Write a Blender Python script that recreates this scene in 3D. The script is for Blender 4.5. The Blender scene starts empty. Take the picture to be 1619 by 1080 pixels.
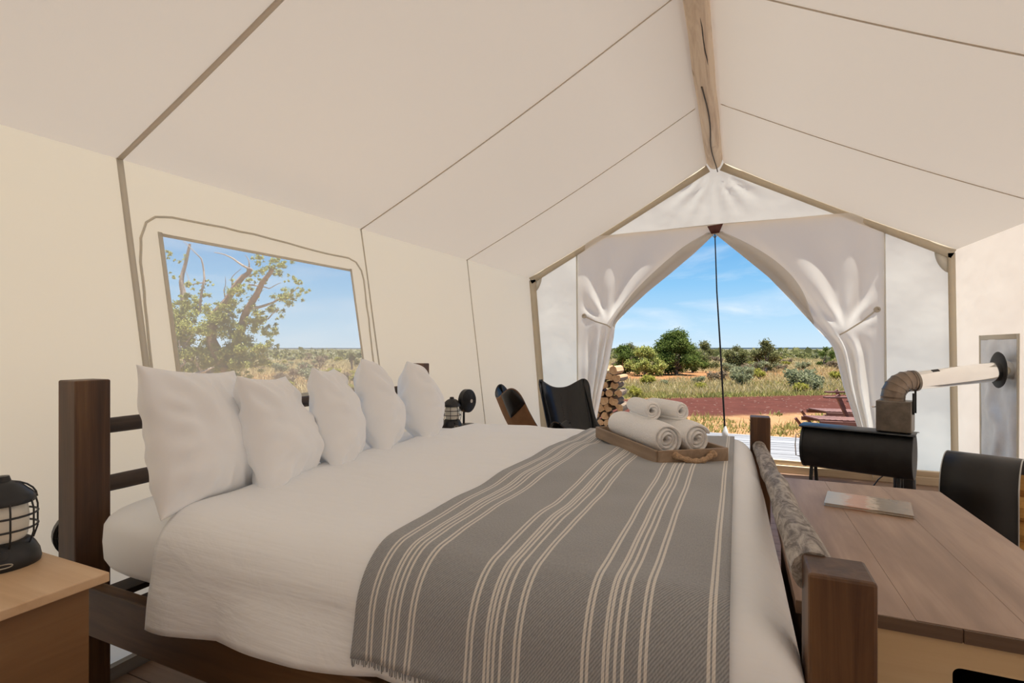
import bpy, math, random
import numpy as np
from mathutils import Vector, Matrix, noise

random.seed(7)
C = bpy.context.scene.collection
SC = bpy.context.scene
PI = math.pi

# ------------------------------------------------------------------ camera
CAMZ = 1.27
cam_d = bpy.data.cameras.new('camera')
cam = bpy.data.objects.new('camera', cam_d)
C.objects.link(cam)
cam.location = (0, 0, CAMZ)
cam.rotation_euler = (PI / 2, 0, math.atan2(355.5, 800))
cam_d.sensor_width = 36
cam_d.lens = 800 / 1619 * 36
cam_d.shift_y = 12 / 1619
cam_d.clip_start = 0.02
cam_d.clip_end = 20000
SC.camera = cam

# ------------------------------------------------------------------ view + light
SC.view_settings.view_transform = 'Standard'
SC.view_settings.look = 'None'
SC.view_settings.gamma = 1
SC.view_settings.use_curve_mapping = False
SC.view_settings.exposure = 1.36
cy = SC.cycles
cy.max_bounces = 14
cy.diffuse_bounces = 9
cy.transmission_bounces = 8
cy.glossy_bounces = 4
cy.transparent_max_bounces = 12
cy.sample_clamp_indirect = 6

w = bpy.data.worlds.new('sky')
SC.world = w
w.use_nodes = True
nt = w.node_tree
nt.nodes.clear()
def N(nt, t, **kw):
    n = nt.nodes.new(t)
    for k, v in kw.items():
        if k in n.inputs.keys():
            n.inputs[k].default_value = v
        else:
            setattr(n, k, v)
    return n
def ramp(nt, stops, interp='LINEAR'):
    n = nt.nodes.new('ShaderNodeValToRGB')
    n.color_ramp.interpolation = interp
    e = n.color_ramp.elements
    e[0].position, e[0].color = stops[0][0], (*stops[0][1], 1)
    e[1].position, e[1].color = stops[-1][0], (*stops[-1][1], 1)
    for p, c in stops[1:-1]:
        k = e.new(p)
        k.color = (*c, 1)
    return n
L = nt.links.new
tc = N(nt, 'ShaderNodeTexCoord')
sep = N(nt, 'ShaderNodeSeparateXYZ')
L(tc.outputs['Generated'], sep.inputs[0])
sky = ramp(nt, [(0.0, (.62, .78, .90)), (.04, (.50, .73, .92)), (.12, (.27, .57, .88)), (.22, (.11, .38, .76)), (.45, (.06, .24, .58)), (1.0, (.04, .16, .45))])
L(sep.outputs['Z'], sky.inputs[0])
mp = N(nt, 'ShaderNodeMapping')
mp.inputs['Scale'].default_value = (1.5, 1.5, 6.5)
L(tc.outputs['Generated'], mp.inputs[0])
cn = N(nt, 'ShaderNodeTexNoise', Scale=2.6, Detail=7.0, Roughness=.58, Distortion=.5)
L(mp.outputs[0], cn.inputs['Vector'])
cr = ramp(nt, [(.49, (0, 0, 0)), (.62, (.22, .22, .22)), (.76, (.75, .75, .75))])
L(cn.outputs['Fac'], cr.inputs[0])
mx = N(nt, 'ShaderNodeMixRGB')
mx.inputs[2].default_value = (.92, .96, 1.0, 1)
L(cr.outputs[0], mx.inputs[0]); L(sky.outputs[0], mx.inputs[1])
bg = N(nt, 'ShaderNodeBackground', Strength=0.42)
L(mx.outputs[0], bg.inputs[0])
wo = N(nt, 'ShaderNodeOutputWorld')
L(bg.outputs[0], wo.inputs[0])

sun_d = bpy.data.lights.new('sun', 'SUN')
sun = bpy.data.objects.new('sun', sun_d)
C.objects.link(sun)
sun.location = (6, -6, 12)
SUN_DIR = Vector((.14, .085, .97))
sun.rotation_euler = SUN_DIR.to_track_quat('Z', 'Y').to_euler()
sun_d.energy = 4.6
sun_d.angle = .009
sun_d.color = (1.0, .96, .89)

# ------------------------------------------------------------------ materials
def base(name):
    m = bpy.data.materials.new(name)
    m.use_nodes = True
    nt = m.node_tree
    b = nt.nodes['Principled BSDF']
    return m, nt, b
def coords(nt, scale=(1, 1, 1), kind='Object'):
    t = N(nt, 'ShaderNodeTexCoord')
    mp = N(nt, 'ShaderNodeMapping')
    mp.inputs['Scale'].default_value = scale
    nt.links.new(t.outputs[kind], mp.inputs[0])
    return mp.outputs[0]
def bump(nt, b, height, strength, dist=.01):
    n = N(nt, 'ShaderNodeBump', Strength=strength, Distance=dist)
    nt.links.new(height, n.inputs['Height'])
    nt.links.new(n.outputs[0], b.inputs['Normal'])
def plain(name, col, rough=.6, metal=0.0, var=.12, scale=8.0, bs=0.0, stretch=(1, 1, 1), spec=.5, sheen=0.0):
    m, nt, b = base(name)
    v = coords(nt, stretch)
    nz = N(nt, 'ShaderNodeTexNoise', Scale=scale, Detail=5.0, Roughness=.6)
    nt.links.new(v, nz.inputs['Vector'])
    lo = tuple(c * (1 - var) for c in col); hi = tuple(min(1, c * (1 + var)) for c in col)
    r = ramp(nt, [(.3, lo), (.7, hi)])
    nt.links.new(nz.outputs['Fac'], r.inputs[0])
    nt.links.new(r.outputs[0], b.inputs['Base Color'])
    b.inputs['Roughness'].default_value = rough
    b.inputs['Metallic'].default_value = metal
    b.inputs['Specular IOR Level'].default_value = spec
    if sheen: b.inputs['Sheen Weight'].default_value = sheen
    if bs: bump(nt, b, nz.outputs['Fac'], bs)
    return m
def wood(name, dark, mid, light, axis=0, fine=28.0, rough=.55, bs=.12, knots=True, long=1.3):
    m, nt, b = base(name)
    sc = [fine, fine, fine]; sc[axis] = long
    v = coords(nt, sc)
    n1 = N(nt, 'ShaderNodeTexNoise', Scale=1.0, Detail=6.0, Roughness=.62, Distortion=.6)
    nt.links.new(v, n1.inputs['Vector'])
    sc2 = [4.5, 4.5, 4.5]; sc2[axis] = .8
    v2 = coords(nt, sc2)
    n2 = N(nt, 'ShaderNodeTexNoise', Scale=1.2, Detail=3.0, Distortion=1.2)
    nt.links.new(v2, n2.inputs['Vector'])
    ad = N(nt, 'ShaderNodeMath', operation='MULTIPLY_ADD')
    ad.inputs[1].default_value = .55
    nt.links.new(n2.outputs['Fac'], ad.inputs[0])
    ml = N(nt, 'ShaderNodeMath', operation='MULTIPLY')
    ml.inputs[1].default_value = .45
    nt.links.new(n1.outputs['Fac'], ml.inputs[0]); nt.links.new(ml.outputs[0], ad.inputs[2])
    r = ramp(nt, [(.32, dark), (.5, mid), (.68, light)])
    nt.links.new(ad.outputs[0], r.inputs[0])
    nt.links.new(r.outputs[0], b.inputs['Base Color'])
    b.inputs['Roughness'].default_value = rough
    bump(nt, b, n1.outputs['Fac'], bs)
    return m
def canvas(name, refl, trans, wr=.35, stain=0.0):
    """woven tent cloth: reflects on the near side and lets daylight through from the far side"""
    m = bpy.data.materials.new(name); m.use_nodes = True
    nt = m.node_tree; nt.nodes.clear()
    v = coords(nt)
    nz = N(nt, 'ShaderNodeTexNoise', Scale=2.0, Detail=3.0)
    nt.links.new(v, nz.inputs['Vector'])
    fine = N(nt, 'ShaderNodeTexNoise', Scale=160.0, Detail=2.0)
    nt.links.new(v, fine.inputs['Vector'])
    b1 = N(nt, 'ShaderNodeBump', Strength=wr, Distance=.03)
    nt.links.new(nz.outputs['Fac'], b1.inputs['Height'])
    b2 = N(nt, 'ShaderNodeBump', Strength=.06, Distance=.003)
    nt.links.new(fine.outputs['Fac'], b2.inputs['Height']); nt.links.new(b1.outputs[0], b2.inputs['Normal'])
    d = N(nt, 'ShaderNodeBsdfDiffuse'); d.inputs[0].default_value = (*refl, 1)
    t = N(nt, 'ShaderNodeBsdfTranslucent'); t.inputs[0].default_value = (*trans, 1)
    nt.links.new(b2.outputs[0], d.inputs['Normal']); nt.links.new(b2.outputs[0], t.inputs['Normal'])
    a = N(nt, 'ShaderNodeAddShader')
    nt.links.new(d.outputs[0], a.inputs[0]); nt.links.new(t.outputs[0], a.inputs[1])
    o = N(nt, 'ShaderNodeOutputMaterial')
    nt.links.new(a.outputs[0], o.inputs[0])
    return m

M = {}
M['wall'] = canvas('wall_canvas', (.40, .40, .37), (.60, .585, .515))
M['backwall'] = canvas('dimmed_back_canvas', (.46, .445, .41), (.30, .29, .25))  # unseen back wall: passes less daylight so the near end stays darker
M['roof'] = canvas('roof_canvas', (.60, .55, .495), (.098, .088, .076), .2)
M['curtain'] = canvas('curtain_canvas', (.54, .52, .49), (.38, .365, .33), .2)
M['fold'] = canvas('doubled_curtain_canvas', (.50, .475, .44), (.17, .16, .145), .2)
M['tape'] = canvas('tape_canvas', (.44, .40, .33), (.30, .27, .22))
M['seam'] = canvas('seam_canvas', (.50, .455, .40), (.27, .245, .21), 0)
M['seamwall'] = canvas('seam_wall_canvas', (.44, .42, .385), (.33, .32, .285), 0)
M['bed_wood'] = wood('stained_bed_wood', (.029, .013, .007), (.081, .035, .014), (.195, .098, .039), 2, rough=.45)
M['bed_wood_x'] = wood('stained_rail_wood', (.031, .014, .007), (.119, .059, .022), (.294, .175, .070), 0, fine=14, rough=.5)
M['bed_wood_y'] = wood('stained_log_wood', (.02, .013, .009), (.045, .028, .019), (.085, .055, .038), 1, rough=.6)
M['sheet'] = plain('white_linen', (.88, .905, .925), .85, var=.03, scale=3, sheen=.3)
def mat_duvet():
    m, nt, b = base('duvet_sateen')
    v = coords(nt, (2.2, 26, 26))
    n1 = N(nt, 'ShaderNodeTexNoise', Scale=1.0, Detail=3.0, Roughness=.5)
    nt.links.new(v, n1.inputs['Vector'])
    v2 = coords(nt, (3, 5, 5))
    n2 = N(nt, 'ShaderNodeTexNoise', Scale=1.6, Detail=4.0, Distortion=.8)
    nt.links.new(v2, n2.inputs['Vector'])
    ad = N(nt, 'ShaderNodeMath', operation='MULTIPLY_ADD'); ad.inputs[1].default_value = 1.3
    nt.links.new(n2.outputs['Fac'], ad.inputs[0]); nt.links.new(n1.outputs['Fac'], ad.inputs[2])
    b.inputs['Base Color'].default_value = (.88, .905, .925, 1)
    b.inputs['Roughness'].default_value = .8
    b.inputs['Sheen Weight'].default_value = .25
    bump(nt, b, ad.outputs[0], .38, .012)
    return m
M['duvet'] = mat_duvet()
M['pillow'] = plain('pillow_cotton', (.90, .92, .94), .8, var=.02, scale=3, sheen=.3)
M['towel'] = plain('towel_terry', (.92, .92, .91), .95, var=.06, scale=180, bs=.5)
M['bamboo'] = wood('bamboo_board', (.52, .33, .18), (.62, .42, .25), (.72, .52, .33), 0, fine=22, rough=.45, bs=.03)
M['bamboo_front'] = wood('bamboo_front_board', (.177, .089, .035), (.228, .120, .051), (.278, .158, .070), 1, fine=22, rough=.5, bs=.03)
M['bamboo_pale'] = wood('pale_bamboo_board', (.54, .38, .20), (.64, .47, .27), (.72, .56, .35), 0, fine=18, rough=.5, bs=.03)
M['table'] = wood('oak_veneer', (.213, .131, .088), (.338, .219, .152), (.475, .331, .244), 1, fine=16, rough=.40, bs=.05, long=1.4)
M['table_edge'] = wood('oak_edge', (.10, .06, .035), (.16, .10, .06), (.24, .15, .09), 0, rough=.6)
M['tray'] = wood('tray_wood', (.16, .11, .07), (.29, .205, .135), (.42, .31, .215), 0, fine=26, rough=.6)
M['rope'] = plain('jute_rope', (.46, .31, .19), .9, var=.3, scale=120, bs=.6)
M['leather'] = plain('black_leather', (.012, .011, .011), .27, var=.3, scale=60, bs=.08)
M['suede'] = plain('tan_hide_back', (.25, .13, .06), .85, var=.15, scale=14)
M['iron'] = plain('black_iron', (.012, .012, .012), .55, var=.3, scale=20)
M['stove'] = plain('stove_steel', (.022, .022, .022), .58, .3, var=.35, scale=9, bs=.1)
M['stove_top'] = plain('stove_top_steel', (.06, .065, .07), .38, .7, var=.4, scale=14)
M['galv'] = plain('weathered_steel', (.25, .22, .185), .42, .85, var=.3, scale=12)
M['elbow'] = plain('browned_steel', (.23, .18, .14), .4, .9, var=.25, scale=8)
M['chrome'] = plain('bright_steel', (.92, .91, .88), .12, 1.0, var=.05, scale=4)
M['foil'] = plain('silver_heat_cloth', (.80, .83, .88), .38, .25, var=.15, scale=3, bs=.3)
M['sheetmetal'] = plain('black_sheet_metal', (.014, .013, .012), .42, .3, var=.3, scale=6)
M['edge'] = plain('worn_metal_edge', (.45, .45, .43), .4, .8)
M['plastic'] = plain('black_plastic', (.012, .012, .013), .38, var=.3, scale=30)
M['black'] = plain('dark_hole', (.004, .004, .004), .9)
M['frost'] = plain('frosted_lamp_glass', (.80, .78, .70), .35, var=.03)
M['chip'] = plain('brass_plate', (.5, .48, .42), .35, .8)
M['deck'] = wood('grey_deck_wood', (.140, .140, .146), (.198, .200, .208), (.260, .260, .270), 0, rough=.8)
M['floor'] = wood('floor_wood', (.15, .085, .05), (.24, .15, .10), (.34, .22, .15), 0, rough=.5)
M['sill'] = wood('pale_sill_wood', (.42, .32, .20), (.55, .43, .29), (.64, .52, .37), 0, rough=.6)
M['redwood'] = wood('red_stained_wood', (.093, .037, .028), (.161, .071, .053), (.248, .124, .099), 0, rough=.6)
M['logwood'] = wood('split_log_wood', (.36, .20, .10), (.55, .34, .18), (.72, .50, .30), 1, rough=.8, bs=.3)
M['logwood_gold'] = wood('golden_log_wood', (.42, .20, .05), (.60, .33, .09), (.74, .48, .18), 0, fine=16, rough=.8, bs=.4)
M['bark'] = plain('log_bark', (.20, .145, .10), .95, var=.5, scale=22, bs=.8)
M['treebark'] = plain('juniper_bark', (.30, .20, .14), .95, var=.4, scale=18, bs=.6)
M['deadwood'] = plain('grey_dead_wood', (.38, .31, .26), .95, var=.3, scale=18, bs=.4)
M['patch'] = plain('red_brown_leather', (.10, .028, .018), .6)
M['cord'] = plain('black_cord', (.012, .011, .012), .7)
M['tie'] = plain('cream_cord', (.55, .50, .42), .9)
M['wire'] = plain('dark_cable', (.05, .035, .025), .6)
M['clear'] = plain('white_cord_block', (.75, .8, .85), .25)
M['baseboard'] = wood('grey_trim_wood', (.20, .18, .16), (.30, .28, .25), (.40, .37, .33), 1, rough=.7)

def mat_pole():
    m, nt, b = base('peeled_ridge_log')
    v = coords(nt, (16, 1.2, 16))
    n1 = N(nt, 'ShaderNodeTexNoise', Scale=1.0, Detail=7.0, Roughness=.65, Distortion=1.0)
    nt.links.new(v, n1.inputs['Vector'])
    r = ramp(nt, [(.25, (.14, .085, .05)), (.36, (.62, .48, .36)), (.55, (.80, .66, .51)), (.8, (.86, .75, .60))])
    nt.links.new(n1.outputs['Fac'], r.inputs[0])
    v2 = coords(nt, (5, 2.6, 5))
    vo = N(nt, 'ShaderNodeTexVoronoi', Scale=1.0)
    nt.links.new(v2, vo.inputs['Vector'])
    kr = ramp(nt, [(.05, (.25, .2, .16)), (.16, (1, 1, 1))])
    nt.links.new(vo.outputs['Distance'], kr.inputs[0])
    mu = N(nt, 'ShaderNodeMixRGB', blend_type='MULTIPLY'); mu.inputs[0].default_value = .6
    nt.links.new(r.outputs[0], mu.inputs[1]); nt.links.new(kr.outputs[0], mu.inputs[2])
    nt.links.new(mu.outputs[0], b.inputs['Base Color'])
    b.inputs['Roughness'].default_value = .75
    bump(nt, b, n1.outputs['Fac'], .5, .01)
    return m
M['pole'] = mat_pole()
def mat_footlog():
    m, nt, b = base('silver_bark_log')
    v = coords(nt, (30, 9, 30))
    n1 = N(nt, 'ShaderNodeTexNoise', Scale=1.0, Detail=8.0, Roughness=.7, Distortion=1.6)
    nt.links.new(v, n1.inputs['Vector'])
    r = ramp(nt, [(.3, (.055, .045, .04)), (.45, (.20, .17, .145)), (.56, (.40, .355, .31)), (.75, (.62, .57, .51))])
    nt.links.new(n1.outputs['Fac'], r.inputs[0])
    nt.links.new(r.outputs[0], b.inputs['Base Color'])
    b.inputs['Roughness'].default_value = .6
    bump(nt, b, n1.outputs['Fac'], .6, .008)
    return m
M['footlog'] = mat_footlog()
def mat_pane():
    m = bpy.data.materials.new('clear_vinyl'); m.use_nodes = True
    nt = m.node_tree; nt.nodes.clear()
    t = N(nt, 'ShaderNodeBsdfTransparent'); t.inputs[0].default_value = (.97, .97, .97, 1)
    d = N(nt, 'ShaderNodeBsdfTranslucent'); d.inputs[0].default_value = (.95, .93, .9, 1)
    mx = N(nt, 'ShaderNodeMixShader'); mx.inputs[0].default_value = .27
    g = N(nt, 'ShaderNodeBsdfGlossy', Roughness=.08)
    g.inputs[0].default_value = (1, 1, 1, 1)
    m2 = N(nt, 'ShaderNodeMixShader'); m2.inputs[0].default_value = .02
    o = N(nt, 'ShaderNodeOutputMaterial')
    nt.links.new(t.outputs[0], mx.inputs[1]); nt.links.new(d.outputs[0], mx.inputs[2])
    nt.links.new(mx.outputs[0], m2.inputs[1]); nt.links.new(g.outputs[0], m2.inputs[2])
    nt.links.new(m2.outputs[0], o.inputs[0])
    return m
M['pane'] = mat_pane()
STRIPES = [.051, .066, .108, .120, .138, .154, .190, .204, .372, .386, .425, .436, .449, .468, .505, .518,
           .680, .692, .730, .740, .757, .774, .813, .826, .958, .969]
def mat_blanket():
    m, nt, b = base('striped_wool_blanket')
    t = N(nt, 'ShaderNodeTexCoord')
    sp = N(nt, 'ShaderNodeSeparateXYZ')
    nt.links.new(t.outputs['UV'], sp.inputs[0])
    r = nt.nodes.new('ShaderNodeValToRGB'); r.color_ramp.interpolation = 'CONSTANT'
    # stripes as thin bands: sum of compare nodes
    acc = None
    for s in STRIPES:
        c = N(nt, 'ShaderNodeMath', operation='COMPARE')
        c.inputs[1].default_value = s; c.inputs[2].default_value = .0036
        nt.links.new(sp.outputs['X'], c.inputs[0])
        if acc is None: acc = c.outputs[0]
        else:
            a = N(nt, 'ShaderNodeMath', operation='ADD')
            nt.links.new(acc, a.inputs[0]); nt.links.new(c.outputs[0], a.inputs[1]); acc = a.outputs[0]
    nt.nodes.remove(r)
    mp = N(nt, 'ShaderNodeMapping'); mp.inputs['Rotation'].default_value = (0, 0, .7); mp.inputs['Scale'].default_value = (1, 3.0, 1)
    nt.links.new(t.outputs['UV'], mp.inputs[0])
    wv = N(nt, 'ShaderNodeTexWave', Scale=52.0, Distortion=1.0, Detail=1.0)
    nt.links.new(mp.outputs[0], wv.inputs['Vector'])
    nz = N(nt, 'ShaderNodeTexNoise', Scale=260.0, Detail=3.0)
    nt.links.new(t.outputs['UV'], nz.inputs['Vector'])
    av = N(nt, 'ShaderNodeMath', operation='MULTIPLY_ADD'); av.inputs[1].default_value = .4
    hf = N(nt, 'ShaderNodeMath', operation='MULTIPLY'); hf.inputs[1].default_value = .6
    nt.links.new(nz.outputs['Fac'], hf.inputs[0])
    nt.links.new(wv.outputs['Fac'], av.inputs[0]); nt.links.new(hf.outputs[0], av.inputs[2])
    g = ramp(nt, [(.2, (.203, .210, .217)), (.950, (.450, .458, .465))])
    nt.links.new(av.outputs[0], g.inputs[0])
    cr = ramp(nt, [(.2, (.60, .57, .52)), (.8, (.80, .77, .72))])
    nt.links.new(av.outputs[0], cr.inputs[0])
    mx = N(nt, 'ShaderNodeMixRGB')
    nt.links.new(acc, mx.inputs[0]); nt.links.new(g.outputs[0], mx.inputs[1]); nt.links.new(cr.outputs[0], mx.inputs[2])
    nt.links.new(mx.outputs[0], b.inputs['Base Color'])
    b.inputs['Roughness'].default_value = .95
    b.inputs['Sheen Weight'].default_value = .3
    bump(nt, b, av.outputs[0], .35, .004)
    return m
M['blanket'] = mat_blanket()
def mat_book():
    m, nt, b = base('magazine_cover')
    t = N(nt, 'ShaderNodeTexCoord'); sp = N(nt, 'ShaderNodeSeparateXYZ')
    nt.links.new(t.outputs['Generated'], sp.inputs[0])
    nz = N(nt, 'ShaderNodeTexNoise', Scale=9.0, Detail=5.0)
    nt.links.new(t.outputs['Generated'], nz.inputs['Vector'])
    ad = N(nt, 'ShaderNodeMath', operation='MULTIPLY_ADD'); ad.inputs[1].default_value = .34; ad.inputs[2].default_value = -.17
    nt.links.new(nz.outputs['Fac'], ad.inputs[0])
    a2 = N(nt, 'ShaderNodeMath', operation='ADD')
    nt.links.new(ad.outputs[0], a2.inputs[0]); nt.links.new(sp.outputs['X'], a2.inputs[1])
    r = ramp(nt, [(.0, (.42, .47, .52)), (.2, (.52, .50, .49)), (.32, (.55, .30, .20)), (.48, (.50, .26, .17)), (.54, (.62, .52, .40)), (.62, (.20, .15, .08)), (.8, (.17, .12, .06)), (1, (.30, .20, .11))])
    nt.links.new(a2.outputs[0], r.inputs[0])
    nt.links.new(r.outputs[0], b.inputs['Base Color'])
    b.inputs['Roughness'].default_value = .22
    return m
M['book'] = mat_book()
M['paper'] = plain('page_paper', (.6, .56, .5), .8)
def mat_leaf(name, cols, trans=.38):
    m = bpy.data.materials.new(name); m.use_nodes = True
    nt = m.node_tree; nt.nodes.clear()
    g = N(nt, 'ShaderNodeNewGeometry')
    r = ramp(nt, [(i / (len(cols) - 1), c) for i, c in enumerate(cols)])
    nt.links.new(g.outputs['Random Per Island'], r.inputs[0])
    d = N(nt, 'ShaderNodeBsdfDiffuse'); t = N(nt, 'ShaderNodeBsdfTranslucent')
    nt.links.new(r.outputs[0], d.inputs[0]); nt.links.new(r.outputs[0], t.inputs[0])
    mx = N(nt, 'ShaderNodeMixShader'); mx.inputs[0].default_value = trans
    nt.links.new(d.outputs[0], mx.inputs[1]); nt.links.new(t.outputs[0], mx.inputs[2])
    o = N(nt, 'ShaderNodeOutputMaterial'); nt.links.new(mx.outputs[0], o.inputs[0])
    return m
M['juniper'] = mat_leaf('juniper_leaf', [(0.172, 0.204, 0.051), (0.304, 0.335, 0.086), (0.435, 0.448, 0.145), (0.580, 0.566, 0.217)])
M['pinyon'] = mat_leaf('pinyon_leaf', [(0.046, 0.078, 0.019), (0.094, 0.131, 0.032), (0.146, 0.189, 0.046), (0.209, 0.251, 0.078)])
M['olive'] = mat_leaf('olive_leaf', [(0.101, 0.111, 0.041), (0.171, 0.171, 0.070), (0.242, 0.232, 0.101)])
M['sage'] = mat_leaf('sage_leaf', [(0.161, 0.182, 0.091), (0.262, 0.272, 0.151), (0.384, 0.384, 0.242)])
M['rabbit'] = mat_leaf('rabbitbrush_leaf', [(0.221, 0.221, 0.041), (0.363, 0.343, 0.070), (0.463, 0.423, 0.120)])
M['drybrush'] = mat_leaf('dry_brush', [(0.171, 0.126, 0.081), (0.262, 0.202, 0.132), (0.343, 0.272, 0.182)])
M['straw'] = mat_leaf('straw_grass', [(0.365, 0.267, 0.111), (0.511, 0.402, 0.195), (0.658, 0.547, 0.328)], .3)
M['green_grass'] = mat_leaf('green_grass', [(0.195, 0.220, 0.061), (0.316, 0.304, 0.098), (0.463, 0.389, 0.159)], .3)
def mat_ground():
    m, nt, b = base('desert_soil')
    t = N(nt, 'ShaderNodeTexCoord'); sp = N(nt, 'ShaderNodeSeparateXYZ')
    nt.links.new(t.outputs['Object'], sp.inputs[0])
    # across-road coordinate  w = y - .72 x (+ wobble)
    k = N(nt, 'ShaderNodeMath', operation='MULTIPLY_ADD'); k.inputs[1].default_value = -.72
    nt.links.new(sp.outputs['X'], k.inputs[0]); nt.links.new(sp.outputs['Y'], k.inputs[2])
    n0 = N(nt, 'ShaderNodeTexNoise', Scale=.5, Detail=6.0, Roughness=.65)
    nt.links.new(t.outputs['Object'], n0.inputs['Vector'])
    k2 = N(nt, 'ShaderNodeMath', operation='MULTIPLY_ADD'); k2.inputs[1].default_value = 1.6
    nt.links.new(n0.outputs['Fac'], k2.inputs[0]); nt.links.new(k.outputs[0], k2.inputs[2])
    mr = N(nt, 'ShaderNodeMapRange'); mr.inputs['From Min'].default_value = 0; mr.inputs['From Max'].default_value = 100
    nt.links.new(k2.outputs[0], mr.inputs[0])
    orange = (.32, .18, .088); red = (.086, .028, .020); tan = (.216, .144, .066); pale = (.221, .162, .081)
    rr = ramp(nt, [(0, orange), (.132, orange), (.137, red), (.183, red), (.188, tan), (.27, tan), (.31, (.29, .14, .06)), (.37, (.29, .14, .06)), (.42, pale), (.65, (.19, .165, .095)), (1, (.155, .15, .09))])
    nt.links.new(mr.outputs[0], rr.inputs[0])
    n1 = N(nt, 'ShaderNodeTexNoise', Scale=2.2, Detail=9.0, Roughness=.72)
    nt.links.new(t.outputs['Object'], n1.inputs['Vector'])
    vr = ramp(nt, [(.3, (.72, .70, .66)), (.6, (1.08, 1.06, 1.02))])
    nt.links.new(n1.outputs['Fac'], vr.inputs[0])
    mu = N(nt, 'ShaderNodeMixRGB', blend_type='MULTIPLY'); mu.inputs[0].default_value = 1
    lf = N(nt, 'ShaderNodeMath', operation='MULTIPLY_ADD'); lf.inputs[1].default_value = 3.0
    nt.links.new(n0.outputs['Fac'], lf.inputs[0]); nt.links.new(sp.outputs['X'], lf.inputs[2])
    lm = N(nt, 'ShaderNodeMapRange'); lm.inputs['From Min'].default_value = -.8; lm.inputs['From Max'].default_value = -2.6
    nt.links.new(lf.outputs[0], lm.inputs[0])
    near = N(nt, 'ShaderNodeMapRange'); near.inputs['From Min'].default_value = 12.5; near.inputs['From Max'].default_value = 10.5
    nt.links.new(k2.outputs[0], near.inputs[0])
    lx = N(nt, 'ShaderNodeMath', operation='MULTIPLY')
    nt.links.new(lm.outputs[0], lx.inputs[0]); nt.links.new(near.outputs[0], lx.inputs[1])
    gl = N(nt, 'ShaderNodeMixRGB'); gl.inputs[2].default_value = (.40, .305, .18, 1)
    nt.links.new(lx.outputs[0], gl.inputs[0]); nt.links.new(rr.outputs[0], gl.inputs[1])
    nt.links.new(gl.outputs[0], mu.inputs[1]); nt.links.new(vr.outputs[0], mu.inputs[2])
    vo = N(nt, 'ShaderNodeTexVoronoi', Scale=5.5)
    nt.links.new(t.outputs['Object'], vo.inputs['Vector'])
    pr = ramp(nt, [(.10, (1, 1, 1)), (.16, (0, 0, 0))])
    nt.links.new(vo.outputs['Distance'], pr.inputs[0])
    peb = N(nt, 'ShaderNodeMixRGB'); peb.inputs[2].default_value = (.40, .31, .25, 1)
    ms = N(nt, 'ShaderNodeMath', operation='MULTIPLY'); ms.inputs[1].default_value = .55
    nt.links.new(pr.outputs[0], ms.inputs[0])
    nt.links.new(ms.outputs[0], peb.inputs[0]); nt.links.new(mu.outputs[0], peb.inputs[1])
    nt.links.new(peb.outputs[0], b.inputs['Base Color'])
    b.inputs['Roughness'].default_value = 1
    b.inputs['Specular IOR Level'].default_value = .1
    bump(nt, b, n1.outputs['Fac'], .6, .05)
    return m
M['ground'] = mat_ground()
M['hill'] = plain('far_hill_haze', (.40, .45, .50), 1, var=.15, scale=.01, spec=.1)  # distance haze is put into the pale blue base colour

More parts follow.
